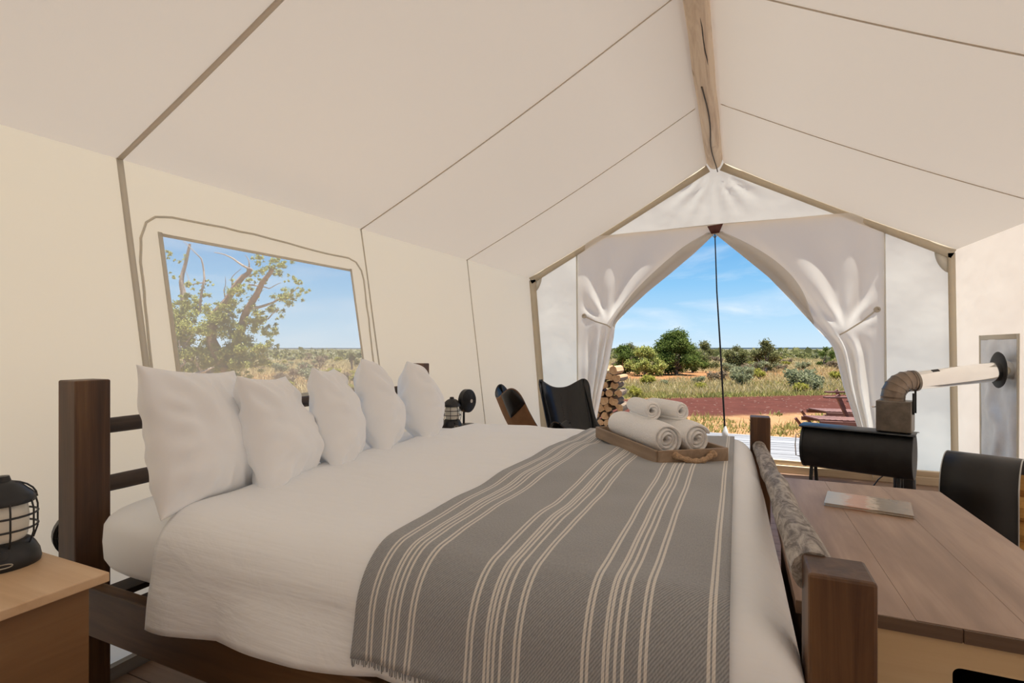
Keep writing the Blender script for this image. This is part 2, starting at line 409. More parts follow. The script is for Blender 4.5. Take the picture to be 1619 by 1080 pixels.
# ------------------------------------------------------------------ geometry helpers
class G:
    def __init__(s):
        s.v = []; s.f = []; s.m = []; s.cm = 0; s.uv = {}
    def vert(s, *p):
        s.v.append(tuple(p)); return len(s.v) - 1
    def face(s, *ids):
        s.f.append(tuple(ids)); s.m.append(s.cm)
    def box(s, x0, x1, y0, y1, z0, z1, T=None):
        b = len(s.v)
        for z in (z0, z1):
            for x, y in ((x0, y0), (x1, y0), (x1, y1), (x0, y1)):
                p = Vector((x, y, z))
                if T: p = T @ p
                s.v.append(tuple(p))
        for q in ((3, 2, 1, 0), (4, 5, 6, 7), (0, 1, 5, 4), (1, 2, 6, 5), (2, 3, 7, 6), (3, 0, 4, 7)):
            s.face(*[b + i for i in q])
        return s
    def tube(s, pts, rad, n=10, caps=True, closed=False):
        P = [Vector(p) for p in pts]
        k = len(P)
        R = rad if isinstance(rad, (list, tuple)) else [rad] * k
        up = None; rings = []
        for i in range(k):
            if closed: d = P[(i + 1) % k] - P[i - 1]
            else: d = P[min(i + 1, k - 1)] - P[max(i - 1, 0)]
            d.normalize()
            if up is None:
                up = d.orthogonal().normalized()
            else:
                up = (up - d * up.dot(d))
                up = up.normalized() if up.length > 1e-6 else d.orthogonal().normalized()
            sd = d.cross(up)
            b = len(s.v)
            for j in range(n):
                a = 2 * PI * j / n
                s.v.append(tuple(P[i] + (up * math.cos(a) + sd * math.sin(a)) * R[i]))
            rings.append(b)
        m = k if closed else k - 1
        for i in range(m):
            a, b = rings[i], rings[(i + 1) % k]
            for j in range(n):
                s.face(a + j, a + (j + 1) % n, b + (j + 1) % n, b + j)
        if caps and not closed:
            s.face(*[rings[0] + j for j in reversed(range(n))])
            s.face(*[rings[-1] + j for j in range(n)])
        return s
    def lathe(s, prof, n=24, c=(0, 0, 0), T=None):
        rings = []
        for r, z in prof:
            b = len(s.v)
            for j in range(n):
                a = 2 * PI * j / n
                p = Vector((c[0] + r * math.cos(a), c[1] + r * math.sin(a), c[2] + z))
                if T: p = T @ p
                s.v.append(tuple(p))
            rings.append(b)
        for i in range(len(rings) - 1):
            a, b = rings[i], rings[i + 1]
            for j in range(n):
                s.face(a + j, a + (j + 1) % n, b + (j + 1) % n, b + j)
        if prof[0][0] > 1e-6: s.face(*[rings[0] + j for j in reversed(range(n))])
        if prof[-1][0] > 1e-6: s.face(*[rings[-1] + j for j in range(n)])
        return s
    def grid(s, fn, nu, nv, uv=False, skip=None):
        b = len(s.v)
        for j in range(nv + 1):
            for i in range(nu + 1):
                u, v = i / nu, j / nv
                if uv: s.uv[len(s.v)] = (u, v)
                s.v.append(tuple(fn(u, v)))
        for j in range(nv):
            for i in range(nu):
                if skip and skip(i, j): continue
                a = b + j * (nu + 1) + i
                s.face(a, a + 1, a + nu + 2, a + nu + 1)
        return s
    def mesh(s, name, mats, smooth=True, angle=40):
        me = bpy.data.meshes.new(name)
        me.from_pydata(s.v, [], s.f)
        for m in (mats if isinstance(mats, (list, tuple)) else [mats]): me.materials.append(m)
        me.polygons.foreach_set('material_index', s.m)
        if smooth:
            me.polygons.foreach_set('use_smooth', [True] * len(me.polygons))
        if s.uv:
            uvl = me.uv_layers.new(name='UVMap')
            for l in me.loops:
                uvl.data[l.index].uv = s.uv.get(l.vertex_index, (0, 0))
        me.update()
        if smooth and angle: me.set_sharp_from_angle(angle=math.radians(angle))
        return me
    def build(s, name, mats, parent=None, smooth=True, angle=40, bevel=0, solid=0, off=0, sub=0, loc=None, kind=None):
        o = bpy.data.objects.new(name, s.mesh(name, mats, smooth, angle))
        C.objects.link(o)
        if parent: o.parent = parent
        if loc: o.location = loc
        if solid:
            md = o.modifiers.new('solid', 'SOLIDIFY'); md.thickness = solid; md.offset = off
        if bevel:
            md = o.modifiers.new('bevel', 'BEVEL'); md.width = bevel; md.segments = 2; md.limit_method = 'ANGLE'
        if sub:
            md = o.modifiers.new('sub', 'SUBSURF'); md.levels = sub; md.render_levels = sub
        if kind: o['kind'] = kind
        return o
def thing(name, label, cat, loc=(0, 0, 0), rotz=0, group=None):
    o = bpy.data.objects.new(name, None)
    C.objects.link(o)
    o.empty_display_size = .1
    o.location = loc; o.rotation_euler = (0, 0, rotz)
    o['label'] = label; o['category'] = cat
    if group: o['group'] = group
    return o
def tag(o, label=None, cat=None, group=None, kind=None):
    if label: o['label'] = label
    if cat: o['category'] = cat
    if group: o['group'] = group
    if kind: o['kind'] = kind
    return o
def structure(o):
    o['kind'] = 'structure'; return o
def dup(root, loc, rotz=0.0, label=None, group=None, scale=None):
    r = root.copy(); C.objects.link(r)
    r.location = loc; r.rotation_euler = (0, 0, rotz)
    if scale: r.scale = (scale,) * 3 if not isinstance(scale, tuple) else scale
    if label: r['label'] = label
    if group: r['group'] = group
    for ch in list(root.children):
        c = ch.copy(); C.objects.link(c); c.parent = r
        for g in ch.children:
            d = g.copy(); C.objects.link(d); d.parent = c
    return r
def nz(x, y, z=0.0, s=1.0):
    return noise.noise(Vector((x * s, y * s, z * s)))
def sstep(a, b, x):
    t = max(0, min(1, (x - a) / (b - a)))
    return t * t * (3 - 2 * t)
def lerp(a, b, t): return a + (b - a) * t
def interp(tab, x):
    if x <= tab[0][0]: return tab[0][1]
    for (x0, y0), (x1, y1) in zip(tab, tab[1:]):
        if x <= x1: return lerp(y0, y1, (x - x0) / (x1 - x0))
    return tab[-1][1]
def axisT(p, d):
    """matrix that puts local z along direction d at point p"""
    q = Vector(d).normalized().to_track_quat('Z', 'Y')
    return Matrix.Translation(Vector(p)) @ q.to_matrix().to_4x4()

# ------------------------------------------------------------------ ground and plain
GZ = -.25
g = G()
def rings():
    R = [0, 5, 10, 15, 20, 30, 45, 70, 110, 180, 300, 600, 1200, 2500, 5000, 9000]
    return R
R_ = rings(); nseg = 64
b0 = g.vert(0, 0, GZ)
prev = None
for r in R_[1:]:
    b = len(g.v)
    for j in range(nseg):
        a = 2 * PI * j / nseg
        g.vert(r * math.cos(a), r * math.sin(a), GZ)
    for j in range(nseg):
        if prev is None: g.face(b0, b + j, b + (j + 1) % nseg)
        else: g.face(prev + j, b + j, b + (j + 1) % nseg, prev + (j + 1) % nseg)
    prev = b
structure(g.build('ground', M['ground'], smooth=False))
# low far mesa line on the horizon
g = G()
def hill(a0, a1, r, h, n=60):
    b = len(g.v)
    for i in range(n + 1):
        t = i / n; a = lerp(a0, a1, t)
        hh = h * (.35 + .65 * sstep(0, .25, t) * sstep(1, .7, t)) * (1 + .12 * nz(t * 9, 3.1))
        x, y = r * math.sin(a), r * math.cos(a)
        g.vert(x, y, GZ - 5); g.vert(x, y, GZ + hh); g.vert(x * 1.2, y * 1.2, GZ + hh); g.vert(x * 1.25, y * 1.25, GZ - 5)
    for i in range(n):
        for k in range(3):
            q = b + i * 4 + k
            g.face(q, q + 4, q + 5, q + 1)
hill(-.35, .75, 7000, 20)
hill(-1.3, -.55, 7400, 18)
structure(g.build('hills', M['hill']))

# ------------------------------------------------------------------ tent shell
Y0, Y1 = -1.6, 6.0
RX = -.22
def xl(y): return -2.414 - .06 * (6 - y)
def xr(y): return 1.862 + .057 * (6 - y)
EZL, EZR, RZ = 2.175, 2.195, 3.335
XB = -2.23
def wall_l(y, z): return lerp(XB, xl(y), z / EZL)
def wall_r(y, z): return lerp(1.89 + .02 * (6 - y), xr(y), z / EZR)
def roof_z(x):
    if x < RX: return lerp(EZL, RZ, (x - xl(6)) / (RX - xl(6)))
    return lerp(EZR, RZ, (xr(6) - x) / (xr(6) - RX))

def strip_grid(ys, zs, f, holes=()):
    g = G(); idx = {}
    for j, z in enumerate(zs):
        for i, y in enumerate(ys): idx[i, j] = g.vert(*f(y, z))
    for j in range(len(zs) - 1):
        for i in range(len(ys) - 1):
            ym, zm = (ys[i] + ys[i + 1]) / 2, (zs[j] + zs[j + 1]) / 2
            if any(a < ym < b and c < zm < d for a, b, c, d in holes): continue
            g.face(idx[i, j], idx[i + 1, j], idx[i + 1, j + 1], idx[i, j + 1])
    return g
WIN = (1.585, 2.855, 1.0, 1.832)
g = strip_grid([Y0, -.09, .7, 1.44, 1.585, 2.2, 2.855, 3.02, 3.8, 4.5, 5.3, 6.0], [0, .5, 1.0, 1.4, 1.832, EZL], lambda y, z: (wall_l(y, z), y, z), [WIN])
wallL = structure(g.build('wall_left', M['wall']))
def wall_strip(parent, y, wid, wf, z0, z1, sgn, m, name='seam', y_b=None):
    g = G()
    yb = y if y_b is None else y_b
    def f(u, v):
        z = lerp(z0, z1, v); yc = lerp(yb, y, v)
        yy = yc + (u - .5) * wid + .004 * nz(v * 4, y)
        return (wf(yy, z) + sgn * .006, yy, z)
    g.grid(f, 1, 14)
    return g.build(name, m, parent, solid=.003)
for y in (-.09, 1.44, 3.02, 4.5):
    wall_strip(wallL, y, (.028 if y == 1.44 else .012), wall_l, 0, EZL, 1, M['seamwall'])
# window
win = thing('window_1', '', '')
del win['label'], win['category']; win['kind'] = 'structure'
g = strip_grid([WIN[0], 1.9, 2.2, 2.5, WIN[1]], [WIN[2], 1.4, WIN[3]], lambda y, z: (wall_l(y, z) - .002, y, z))
g.build('pane', M['pane'], win)
def frame_tape(ya, yb, za, zb, name):
    g = G()
    g.grid(lambda u, v: (wall_l(lerp(ya, yb, u), lerp(za, zb, v)) + .006, lerp(ya, yb, u), lerp(za, zb, v)), 6, 6)
    return g.build(name, M['seamwall'], win, solid=.004)
tw = .016
frame_tape(WIN[0] - tw, WIN[0] + .004, WIN[2] - tw, WIN[3] + tw, 'window_tape')
frame_tape(WIN[1] - .004, WIN[1] + tw * .7, WIN[2] - tw, WIN[3] + tw, 'window_tape')
frame_tape(WIN[0], WIN[1], WIN[3] - .004, WIN[3] + tw * .7, 'window_tape')
frame_tape(WIN[0], WIN[1], WIN[2] - tw, WIN[2] + .004, 'window_tape')
zp = [(1.452, .8), (1.459, 1.13), (1.469, 1.484), (1.475, 1.68), (1.487, 1.80), (1.52, 1.885), (1.568, 1.922), (1.65, 1.938), (1.739, 1.942), (2.104, 1.948), (2.565, 1.925), (2.85, 1.922), (2.92, 1.905), (2.965, 1.85), (2.975, 1.78), (2.97, 1.4), (2.959, 1.141), (2.955, .8)]
g = G()
pts = []
for i in range(len(zp) - 1):
    for k in range(4):
        t = k / 4; y = lerp(zp[i][0], zp[i + 1][0], t); z = lerp(zp[i][1], zp[i + 1][1], t)
        y += .006 * nz(y * 9, z * 9); z += .006 * nz(y * 9, z * 9, 4)
        pts.append((wall_l(y, z) + .006, y, z))
g.tube(pts, .006, 6)
g.build('zipper', M['seamwall'], win)

# right wall
g = strip_grid([Y0, -.09, 1.44, 3.02, 4.5, 6.0], [0, .7, 1.4, EZR], lambda y, z: (wall_r(y, z), y, z))
wallR = structure(g.build('wall_right', M['wall']))
for y in (-.09, 1.44, 3.02):
    wall_strip(wallR, y, .014, wall_r, 0, EZR, -1, M['seamwall'])
# ceiling: two slopes over the ridge pole
g = G()
ysr = [Y0, -.85, -.09, .7, 1.44, 2.2, 3.02, 3.8, 4.5, 5.3, 6.0]
PRW = .10
def roof_pt(y, t):
    # t 0..1 left eave to pole, 1..2 over the pole, 2..3 pole to right eave
    if t <= 1:
        x = lerp(xl(y), RX - PRW, t); z = lerp(EZL, RZ - .045, t)
        z -= .03 * math.sin(PI * t)
        return (x, y, z)
    if t >= 2:
        k = t - 2
        x = lerp(RX + PRW, xr(y), k); z = lerp(RZ - .045, EZR, k)
        z -= .03 * math.sin(PI * k)
        return (x, y, z)
    a = lerp(-1, 1, t - 1)
    return (RX + PRW * math.sin(a * PI / 2), y, RZ - .045 + .09 * math.cos(a * PI / 2))
ts = [0, .2, .4, .6, .8, 1, 1.25, 1.5, 1.75, 2, 2.2, 2.4, 2.6, 2.8, 3]
idx = {}
for j, y in enumerate(ysr):
    for i, t in enumerate(ts): idx[i, j] = g.vert(*roof_pt(y, t))
for j in range(len(ysr) - 1):
    for i in range(len(ts) - 1):
        g.face(idx[i, j], idx[i + 1, j], idx[i + 1, j + 1], idx[i, j + 1])
ceil = structure(g.build('ceiling', M['roof']))
def roof_seam(y, wid, t0, t1):
    g = G()
    def f(u, v):
        p = roof_pt(y + (u - .5) * wid, lerp(t0, t1, v)); return (p[0], p[1], p[2] - .006)
    g.grid(f, 1, 16)
    g.build('seam', M['seam'], ceil, solid=.003)
for y in (-.09, 1.44, 3.02, 4.5):
    roof_seam(y, .024 if y == 1.44 else .011, 0, 1)
    roof_seam(y, .011, 2, 3)
# back wall behind the camera
g = G()
a = [g.vert(XB, Y0, 0), g.vert(wall_r(Y0, 0), Y0, 0), g.vert(xr(Y0), Y0, EZR), g.vert(RX, Y0, RZ + .04), g.vert(xl(Y0), Y0, EZL)]
g.face(*a)
structure(g.build('wall_back', M['backwall']))

# end wall: fixed side panels + gable, curtains hang between
XSL, XSR, ZT = -1.77, 1.31, 2.62
end = thing('wall_end', '', '')
del end['label'], end['category']; end['kind'] = 'structure'
def panel(name, fn, nu, nv):
    g = G(); g.grid(fn, nu, nv); return g.build(name, M['wall'], end)
def lp(u, v):
    x = lerp(lerp(XB, xl(6), v), XSL, u); z = lerp(0, lerp(EZL, roof_z(XSL), u), v)
    return (x, Y1 + .012 * nz(x * 4, z * 2.5), z)
panel('side_panel', lp, 6, 16)
def rp(u, v):
    x = lerp(XSR, lerp(wall_r(6, 0), xr(6), v), u); z = lerp(0, lerp(roof_z(XSR), EZR, u), v)
    return (x, Y1 + .012 * nz(x * 4, z * 2.5), z)
panel('side_panel', rp, 6, 16)
def gable(u, v):
    xa, xb = -1.55, 1.02
    x = lerp(xa, xb, u); zt = max(ZT, roof_z(x) + .02 + .07 * sstep(.22, .08, abs(x - RX)))
    z = lerp(ZT, zt, v)
    # gathers under the ridge pole
    r = math.hypot(x - RX, z - 3.27); an = math.atan2(x - RX, 3.27 - z)
    return (x, Y1 - .005 * math.sin(an * 17) * sstep(.05, .2, r) * sstep(.75, .25, r), z)
panel('gable_panel', gable, 80, 14)
def bar_strip(p0, p1, wid, y, name, parent, m, n=10):
    g = G(); a = Vector((p0[0], 0, p0[1])); b = Vector((p1[0], 0, p1[1])); d = (b - a).normalized(); pr = Vector((-d.z, 0, d.x))
    def f(u, v):
        p = a.lerp(b, v) + pr * (u - .5) * wid; return (p.x, y, p.z)
    g.grid(f, 1, n)
    return g.build(name, m, parent, solid=.01)
def trim_strip(n, p0, p1, wid):
    o = bar_strip(p0, p1, wid, Y1 - .03, 'trim_%d' % n, None, M['tape']); structure(o)
trim_strip(1, (xl(6) + .02, EZL - .04), (RX - .07, RZ - .075), .085)
trim_strip(2, (xr(6) - .02, EZR - .04), (RX + .07, RZ - .075), .085)
trim_strip(3, (XB + .04, 0), (xl(6) + .045, EZL - .03), .085)
trim_strip(4, (1.885 - .03, 0), (xr(6) - .035, EZR - .03), .055)
bar_strip((XSL, 0), (XSL - .02, roof_z(XSL) - .04), .02, Y1 - .02, 'seam', end, M['seamwall'])
bar_strip((XSR + .02, 0), (XSR, roof_z(XSR) - .04), .02, Y1 - .02, 'seam', end, M['seamwall'])
bar_strip((-1.5, ZT - .01), (RX, ZT + .012), .018, Y1 - .022, 'seam', end, M['seamwall'])
bar_strip((RX, ZT + .012), (.98, ZT - .005), .018, Y1 - .022, 'seam', end, M['seamwall'])
# curved reinforcement patches in the two upper corners
for sx, cx in ((1, xl(6) + .07), (-1, xr(6) - .06)):
    g = G(); c = g.vert(cx, Y1 - .022, EZL - .03); pr = None
    for i in range(9):
        a = PI / 2 * i / 8
        k = g.vert(cx + sx * .10 * math.cos(a), Y1 - .022, EZL - .03 + .05 * math.cos(a) - .16 * math.sin(a))
        if pr is not None: g.face(c, pr, k)
        pr = k
    g.build('corner_patch', M['seamwall'], end, solid=.003)
# leather patch at the door peak
g = G()
g.v = [(RX - .075, 0, .035), (RX + .085, 0, .05), (RX + .045, 0, -.045), (RX - .035, 0, -.05)]
g.v = [(x, Y1 - .085, z + 2.575) for x, y, z in g.v]; g.face(0, 1, 2, 3)
g.build('peak_patch', M['patch'], end, solid=.01)

# curtains
LIN = sorted([(2.66, RX), (2.53, RX), (2.33, -.43), (2.113, -.691), (1.93, -.925), (1.73, -1.15), (1.60, -1.285), (1.547, -1.32), (1.40, -1.335), (1.097, -1.39), (.754, -1.475), (.214, -1.58), (0, -1.60)])
RIN = sorted([(2.66, RX), (2.53, RX), (2.28, .04), (2.02, .306), (1.75, .53), (1.477, .74), (1.35, .845), (1.27, .884), (.901, .965), (.65, 1.04), (.403, 1.11), (0, 1.19)])
def curtain(side, label):
    tabl = LIN if side < 0 else RIN
    xs = XSL if side < 0 else XSR
    tie = (-1.40, 1.549) if side < 0 else (.99, 1.442)
    th = thing('door_curtain', label, 'curtain', (xs, Y1, 0))
    g = G(); seed = 1.3 if side < 0 else 8.7
    def f(u, v):
        # u 0 outer seam .. 1 inner edge ; v 0 top .. 1 bottom
        zo = lerp(min(ZT, roof_z(xs)), 0.0, v)
        zi = lerp(ZT + .005, .03, v)
        xi = interp(tabl, zi)
        x = lerp(xs, xi, u); z = lerp(zo, zi, u)
        top = min(ZT + .005, roof_z(x))
        z += (top - lerp(min(ZT, roof_z(xs)), ZT + .005, u)) * (1 - v) ** 2
        # sag rows towards the tie
        r = math.hypot(x - tie[0], z - tie[1])
        an = math.atan2((x - tie[0]) * -side, z - tie[1])
        above = sstep(tie[1] - .05, tie[1] + .25, z)
        fold_r = math.sin(an * 11 + seed) * .020 * sstep(.04, .3, r) * sstep(1.7, .5, r) * above * sstep(0, .25, u)
        below = 1 - sstep(tie[1] - .25, tie[1] + .02, z)
        fold_v = math.sin(u * u * 2 * PI * 3.2 + seed + .8 * nz(u * 2, z * 2)) * .042 * sstep(.05, .5, u) * below
        hem = -.055 * sstep(.74, .86, u) * (1 - .9 * sstep(.93, 1.0, u)) * sstep(0, .25, v)
        pinch = .05 * math.exp(-(r / .16) ** 2)
        y = Y1 - .035 + fold_r + fold_v + hem + pinch + .01 * nz(x * 3, z * 3, seed)
        y -= .015 * sstep(0, .2, u)
        return (x - xs, min(y, Y1 + .05) - Y1, z)
    g.grid(f, 64, 80)
    g.build('cloth', M['curtain'], th, angle=0)
    # the free edge is rolled back on itself: a second layer of cloth in front of the first
    g = G()
    def fe(u, v):
        vv = lerp(.03, .425, v)
        wd = .20 * math.sin(PI * min(1, .04 + .96 * v)) ** .75 + .01
        uu = lerp(1.0, 1.0 - wd * (1 + .12 * nz(v * 4, seed)), u)
        p = f(uu, vv)
        return (p[0], p[1] - .012 - .05 * math.sin(PI * min(1, u * 1.02)) ** .7 * sstep(0, .2, v) * sstep(1, .8, v) - .006 * math.sin(u * 9 + v * 7), p[2])
    g.grid(fe, 16, 50)
    g.build('folded_edge', M['fold'], th, angle=0)
    gro = (-1.69, 1.671) if side < 0 else (1.25, 1.656)
    g = G()
    mid = Vector((lerp(gro[0], tie[0], .5) - xs, -.07, lerp(gro[1], tie[1], .5) - .01))
    ex = tie[0] - side * (.05 if side < 0 else .06)
    g.tube([(gro[0] - xs, -.045, gro[1]), tuple(mid), (tie[0] - xs, -.10, tie[1] + .005), (ex - xs, -.115, tie[1] - .03)], .008, 6)
    g.build('tie_cord', M['tie'], th)
    g = G(); g.lathe([(.0, -.012), (.028, -.010), (.03, 0), (.026, .012), (.012, .013), (.011, .006), (0, .006)], 14, T=axisT((gro[0] - xs, -.05, gro[1]), (0, -1, 0)))
    g.build('grommet', M['tie'], th)
    return th
curtain(-1, 'cream canvas door curtain tied back at the left of the tent doorway')
curtain(1, 'cream canvas door curtain tied back at the right of the doorway, behind the stove')

# cord hanging in the doorway
t = thing('hanging_rope', 'thin black cord hanging from the doorway peak with a pale tensioner at its foot', 'rope', (RX, 5.97, 0))
g = G(); g.tube([(0, 0, 2.54), (.02, -.005, 1.9), (.06, -.01, 1.2), (.10, -.02, .42)], [.006, .007, .009, .010], 8); g.build('cord', M['cord'], t)
g = G(); g.lathe([(.0, .30), (.03, .31), (.036, .345), (.022, .39), (.012, .43), (0, .435)], 12, (.105, -.02, 0)); g.build('tensioner', M['clear'], t)
g = G(); g.tube([(.105, -.02, .31), (.11, -.02, .0)], .006, 8); g.build('lower_cord', M['tie'], t)
g = G(); g.tube([(0 + .018 * math.cos(a), 0, 2.515 + .022 * math.sin(a)) for a in [2 * PI * k / 10 for k in range(10)]], .005, 6, closed=True); g.build('ring', M['chip'], t)

# ridge pole
t = thing('ridge_pole', 'peeled pine log running along the tent ridge, cracked and knotted', 'beam', (RX, 0, 0))
g = G(); pts = []; rr = []
for i in range(60):
    y = lerp(Y0 + .02, 5.975, i / 59)
    pts.append((.012 * nz(y * .8, 1), y, RZ - .035 + .012 * nz(y * .8, 5)))
    rr.append((.071 + .004 * (y - 3)) * (1 + .05 * nz(y * 2.2, 7)) if y < 5.9 else (.083 if y < 5.95 else .062))
g.tube(pts, rr, 20)
g.build('log', M['pole'], t)
g = G()
cb = []
for i in range(16):
    k = i / 15; y = lerp(4.02, 5.99, k); ang = -.25 + .9 * sstep(.5, 1, k) + .35 * math.sin(k * 5)
    r = .071 + .004 * (y - 3) + .004
    cb.append((r * math.sin(ang), y, RZ - .035 - r * math.cos(ang)))
g.tube(cb, .006, 6); g.build('cable', M['wire'], t)
for (ya, yb, an) in ((2.55, 3.05, -.35), (3.02, 3.55, .25), (3.42, 3.75, .35)):
    g = G(); P = []
    for i in range(9):
        k = i / 8; y = lerp(ya, yb, k); r = .071 + .004 * (y - 3) + .0005
        aa = an + .18 * k + .05 * nz(y * 9, an)
        P.append((r * math.sin(aa), y, RZ - .035 - r * math.cos(aa)))
    g.tube(P, [.001 + .004 * math.sin(PI * i / 8) for i in range(9)], 6)
    g.build('crack', M['wire'], t)

# ------------------------------------------------------------------ floor, deck, sill
g = G(); g.box(XB - .02, 2.1, Y0, Y1 + .02, -.06, -.022); fl = structure(g.build('floor', M['floor'], smooth=False))
pm = None
nb = 0; y = Y0
while y < Y1 - .01:
    y2 = min(y + .14, Y1)
    g = G(); g.box(XB - .01, 1.95, y + .002, y2 - .002, -.021, 0); g.build('plank', M['floor'], fl, smooth=False)
    y = y2
dk = thing('trim_5', '', '')
del dk['label'], dk['category']; dk['kind'] = 'structure'; dk.name = 'porch_deck'
y = Y1 + .05
while y < 8.3:
    g = G(); dz = random.uniform(-.002, .002); g.box(-3.2, 3.4, y + .004, y + .134, -.05 + dz, -.022 + dz); g.build('deck_board', M['deck'], dk, smooth=False)
    y += .14
g = G()
for x in (-3.1, -1.8, -.5, .8, 2.1, 3.3): g.box(x - .03, x + .03, Y1 + .05, 8.28, -.25, -.051)
g.build('joist', M['deck'], dk, smooth=False)
g = G(); g.box(wall_l(6, 0) + .03, 1.86, 5.87, 5.945, 0, .075); g.box(wall_l(6, 0) + .03, 1.86, 5.9, 5.955, .075, .125)
structure(g.build('baseboard_end', M['sill'], smooth=False, bevel=.004))
g = G(); g.box(XB + .015, XB + .045, Y0, 5.85, 0, .05); structure(g.build('baseboard_left', M['baseboard'], smooth=False))

# ------------------------------------------------------------------ bed
bed = thing('bed_frame', 'dark stained timber bed frame with square posts and log rails', 'bed', (0, 0, 0))
PS = .11
def post(x0, x1, y0, y1, h):
    g = G(); g.box(x0, x1, y0, y1, 0, h); return g.build('post', M['bed_wood'], bed, smooth=False, bevel=.006)
post(-2.2, -2.09, .985, 1.095, 1.16)
post(-2.2, -2.09, 3.08, 3.19, 1.165)
post(.112, .212, 1.0, 1.10, .885)
post(.068, .168, 3.09, 3.19, .895)
def log_rail(p0, p1, r, m, name, wob=.006, n=24, sc=3.0, sag=0, bow=0):
    RR0 = r[0] if isinstance(r, tuple) else r
    g = G(); a, b = Vector(p0), Vector(p1); P = []; RR = []
    for i in range(n):
        k = i / (n - 1); q = a.lerp(b, k)
        q.z -= sag * math.sin(PI * k); q.x += bow * math.sin(PI * k)
        q.x += wob * nz(k * sc, 2.2, RR0 * 30); q.z += wob * nz(k * sc, 7.7, RR0 * 30)
        P.append(tuple(q)); RR.append((r if not isinstance(r, tuple) else lerp(r[0], r[1], k)) * (1 + .07 * nz(k * 9, 5)))
    g.tube(P, RR, 14)
    return g.build(name, m, bed)
log_rail((-2.145, 1.09, .985), (-2.145, 3.085, .985), .028, M['bed_wood_y'], 'head_rail')
log_rail((-2.145, 1.09, .77), (-2.145, 3.085, .77), .03, M['bed_wood_y'], 'head_rail')
log_rail((.132, 1.09, .856), (.114, 3.10, .735), (.039, .034), M['footlog'], 'foot_log', .010, 40, 7.0, sag=.028, bow=.012)
g = G(); g.box(-2.09, .112, .985, 1.03, .296, .46); g.build('side_rail', M['bed_wood_x'], bed, smooth=False, bevel=.005)
g = G(); g.box(-2.09, .07, 3.145, 3.185, .296, .46); g.build('side_rail', M['bed_wood_x'], bed, smooth=False, bevel=.005)
g = G(); g.box(.118, .148, 1.1, 3.09, .25, .40); g.build('foot_board', M['bed_wood_y'], bed, smooth=False, bevel=.005)
for i in range(12):
    x = -1.98 + i * .175; g = G(); g.box(x, x + .09, 1.03, 3.145, .435, .455); g.build('slat', M['bed_wood_y'], bed, smooth=False)

# mattress with fitted sheet
def superbox(u, v, sx, sy, sz, e1, e2):
    """superellipsoid, u longitude, v latitude"""
    def cs(w, m): c = math.cos(w); return math.copysign(abs(c) ** m, c)
    def sn(w, m): c = math.sin(w); return math.copysign(abs(c) ** m, c)
    return (sx * cs(v, e1) * cs(u, e2), sy * cs(v, e1) * sn(u, e2), sz * sn(v, e1))
MX0, MX1, MY0, MY1, MZ0, MZ1 = -2.085, .03, .985, 3.10, .458, .758
g = G()
def fm(u, v):
    p = superbox(u * 2 * PI, lerp(-PI / 2, PI / 2, v), (MX1 - MX0) / 2, (MY1 - MY0) / 2, (MZ1 - MZ0) / 2, .45, .16)
    z = p[2]
    return (p[0], p[1], z + .004 * nz(p[0] * 5, p[1] * 5, z * 9))
g.grid(fm, 160, 28)
o = g.build('mattress', M['sheet'], None, angle=0, loc=((MX0 + MX1) / 2, (MY0 + MY1) / 2, (MZ0 + MZ1) / 2))
tag(o, 'thick mattress under a white fitted sheet on the timber bed frame', 'mattress')

# duvet
LOY, HIY, RY, RXF = .955, 3.135, .125, .11
TOP = .768
def hix(y): return .113 - .03 * (y - 1) / 2.1
def fold_lo(s, lo, r):
    q = lo + r - s
    if q <= 0: return s, 0.0
    if q < r * PI / 2: return lo + r - r * math.sin(q / r), r * (1 - math.cos(q / r))
    return lo, r + q - r * PI / 2
def fold_hi(s, hi, r):
    p, d = fold_lo(-s, -hi, r); return -p, d
def bed_pt(x, s, off=0.0):
    """x along the bed, s across it (sheet length), off outwards"""
    if s < 2: y, dy = fold_lo(s, LOY, RY)
    else: y, dy = fold_hi(s, HIY, RY)
    xx, dx = fold_hi(x, hix(y), RXF)
    drop = (dx ** 2.2 + dy ** 2.2) ** (1 / 2.2) if dx > 0 and dy > 0 else dx + dy
    hang = sstep(.05, .25, dy); hx = sstep(.04, .2, dx)
    wr = .012 * nz(xx * 2.6 + s * 1.1, s * 2.1, 3) + .006 * nz(xx * 7, s * 6, 9) * (1 - .3 * hang)
    wr += .007 * math.sin(13 * (s - .35 * xx) + 2.5 * nz(xx * 1.7, s * 1.2, 2)) * (.35 + .4 * hang)
    crown = .022 * math.sin(PI * max(0, min(1, (y - LOY) / (HIY - LOY)))) 
    side = .028 * math.sin(xx * 7.5 + 2 * nz(xx * 1.3, 1.7)) * hang * sstep(.08, .3, dy)
    sy = -1 if s < 2 else 1
    z = TOP - drop + crown + wr * (1 - hang) * (1 - .6 * hx) + off * (1 - hang)
    y = y + sy * hang * (off + .010 + abs(side) * .9 + wr * .8) 
    xx = xx + hx * (off)
    return (xx, y, z)
def s_for_drop(d): return LOY + RY - (RY * PI / 2 + d - RY)
HEM = [(-1.75, .425), (-1.3, .465), (-.8, .505), (-.3, .545), (.1, .56)]
g = G()
XA = -1.605
def fd(u, v):
    x = lerp(XA, .17, u)
    s0 = s_for_drop(TOP - interp(HEM, x)); s1 = HIY + .16
    s = lerp(s0, s1, v)
    x2 = x
    return bed_pt(x2, s)
g.grid(fd, 110, 150)
o = g.build('duvet', M['duvet'], None, angle=0, solid=.016, off=-1)
tag(o, 'white cotton duvet spread over the bed, hanging down its near side', 'duvet')
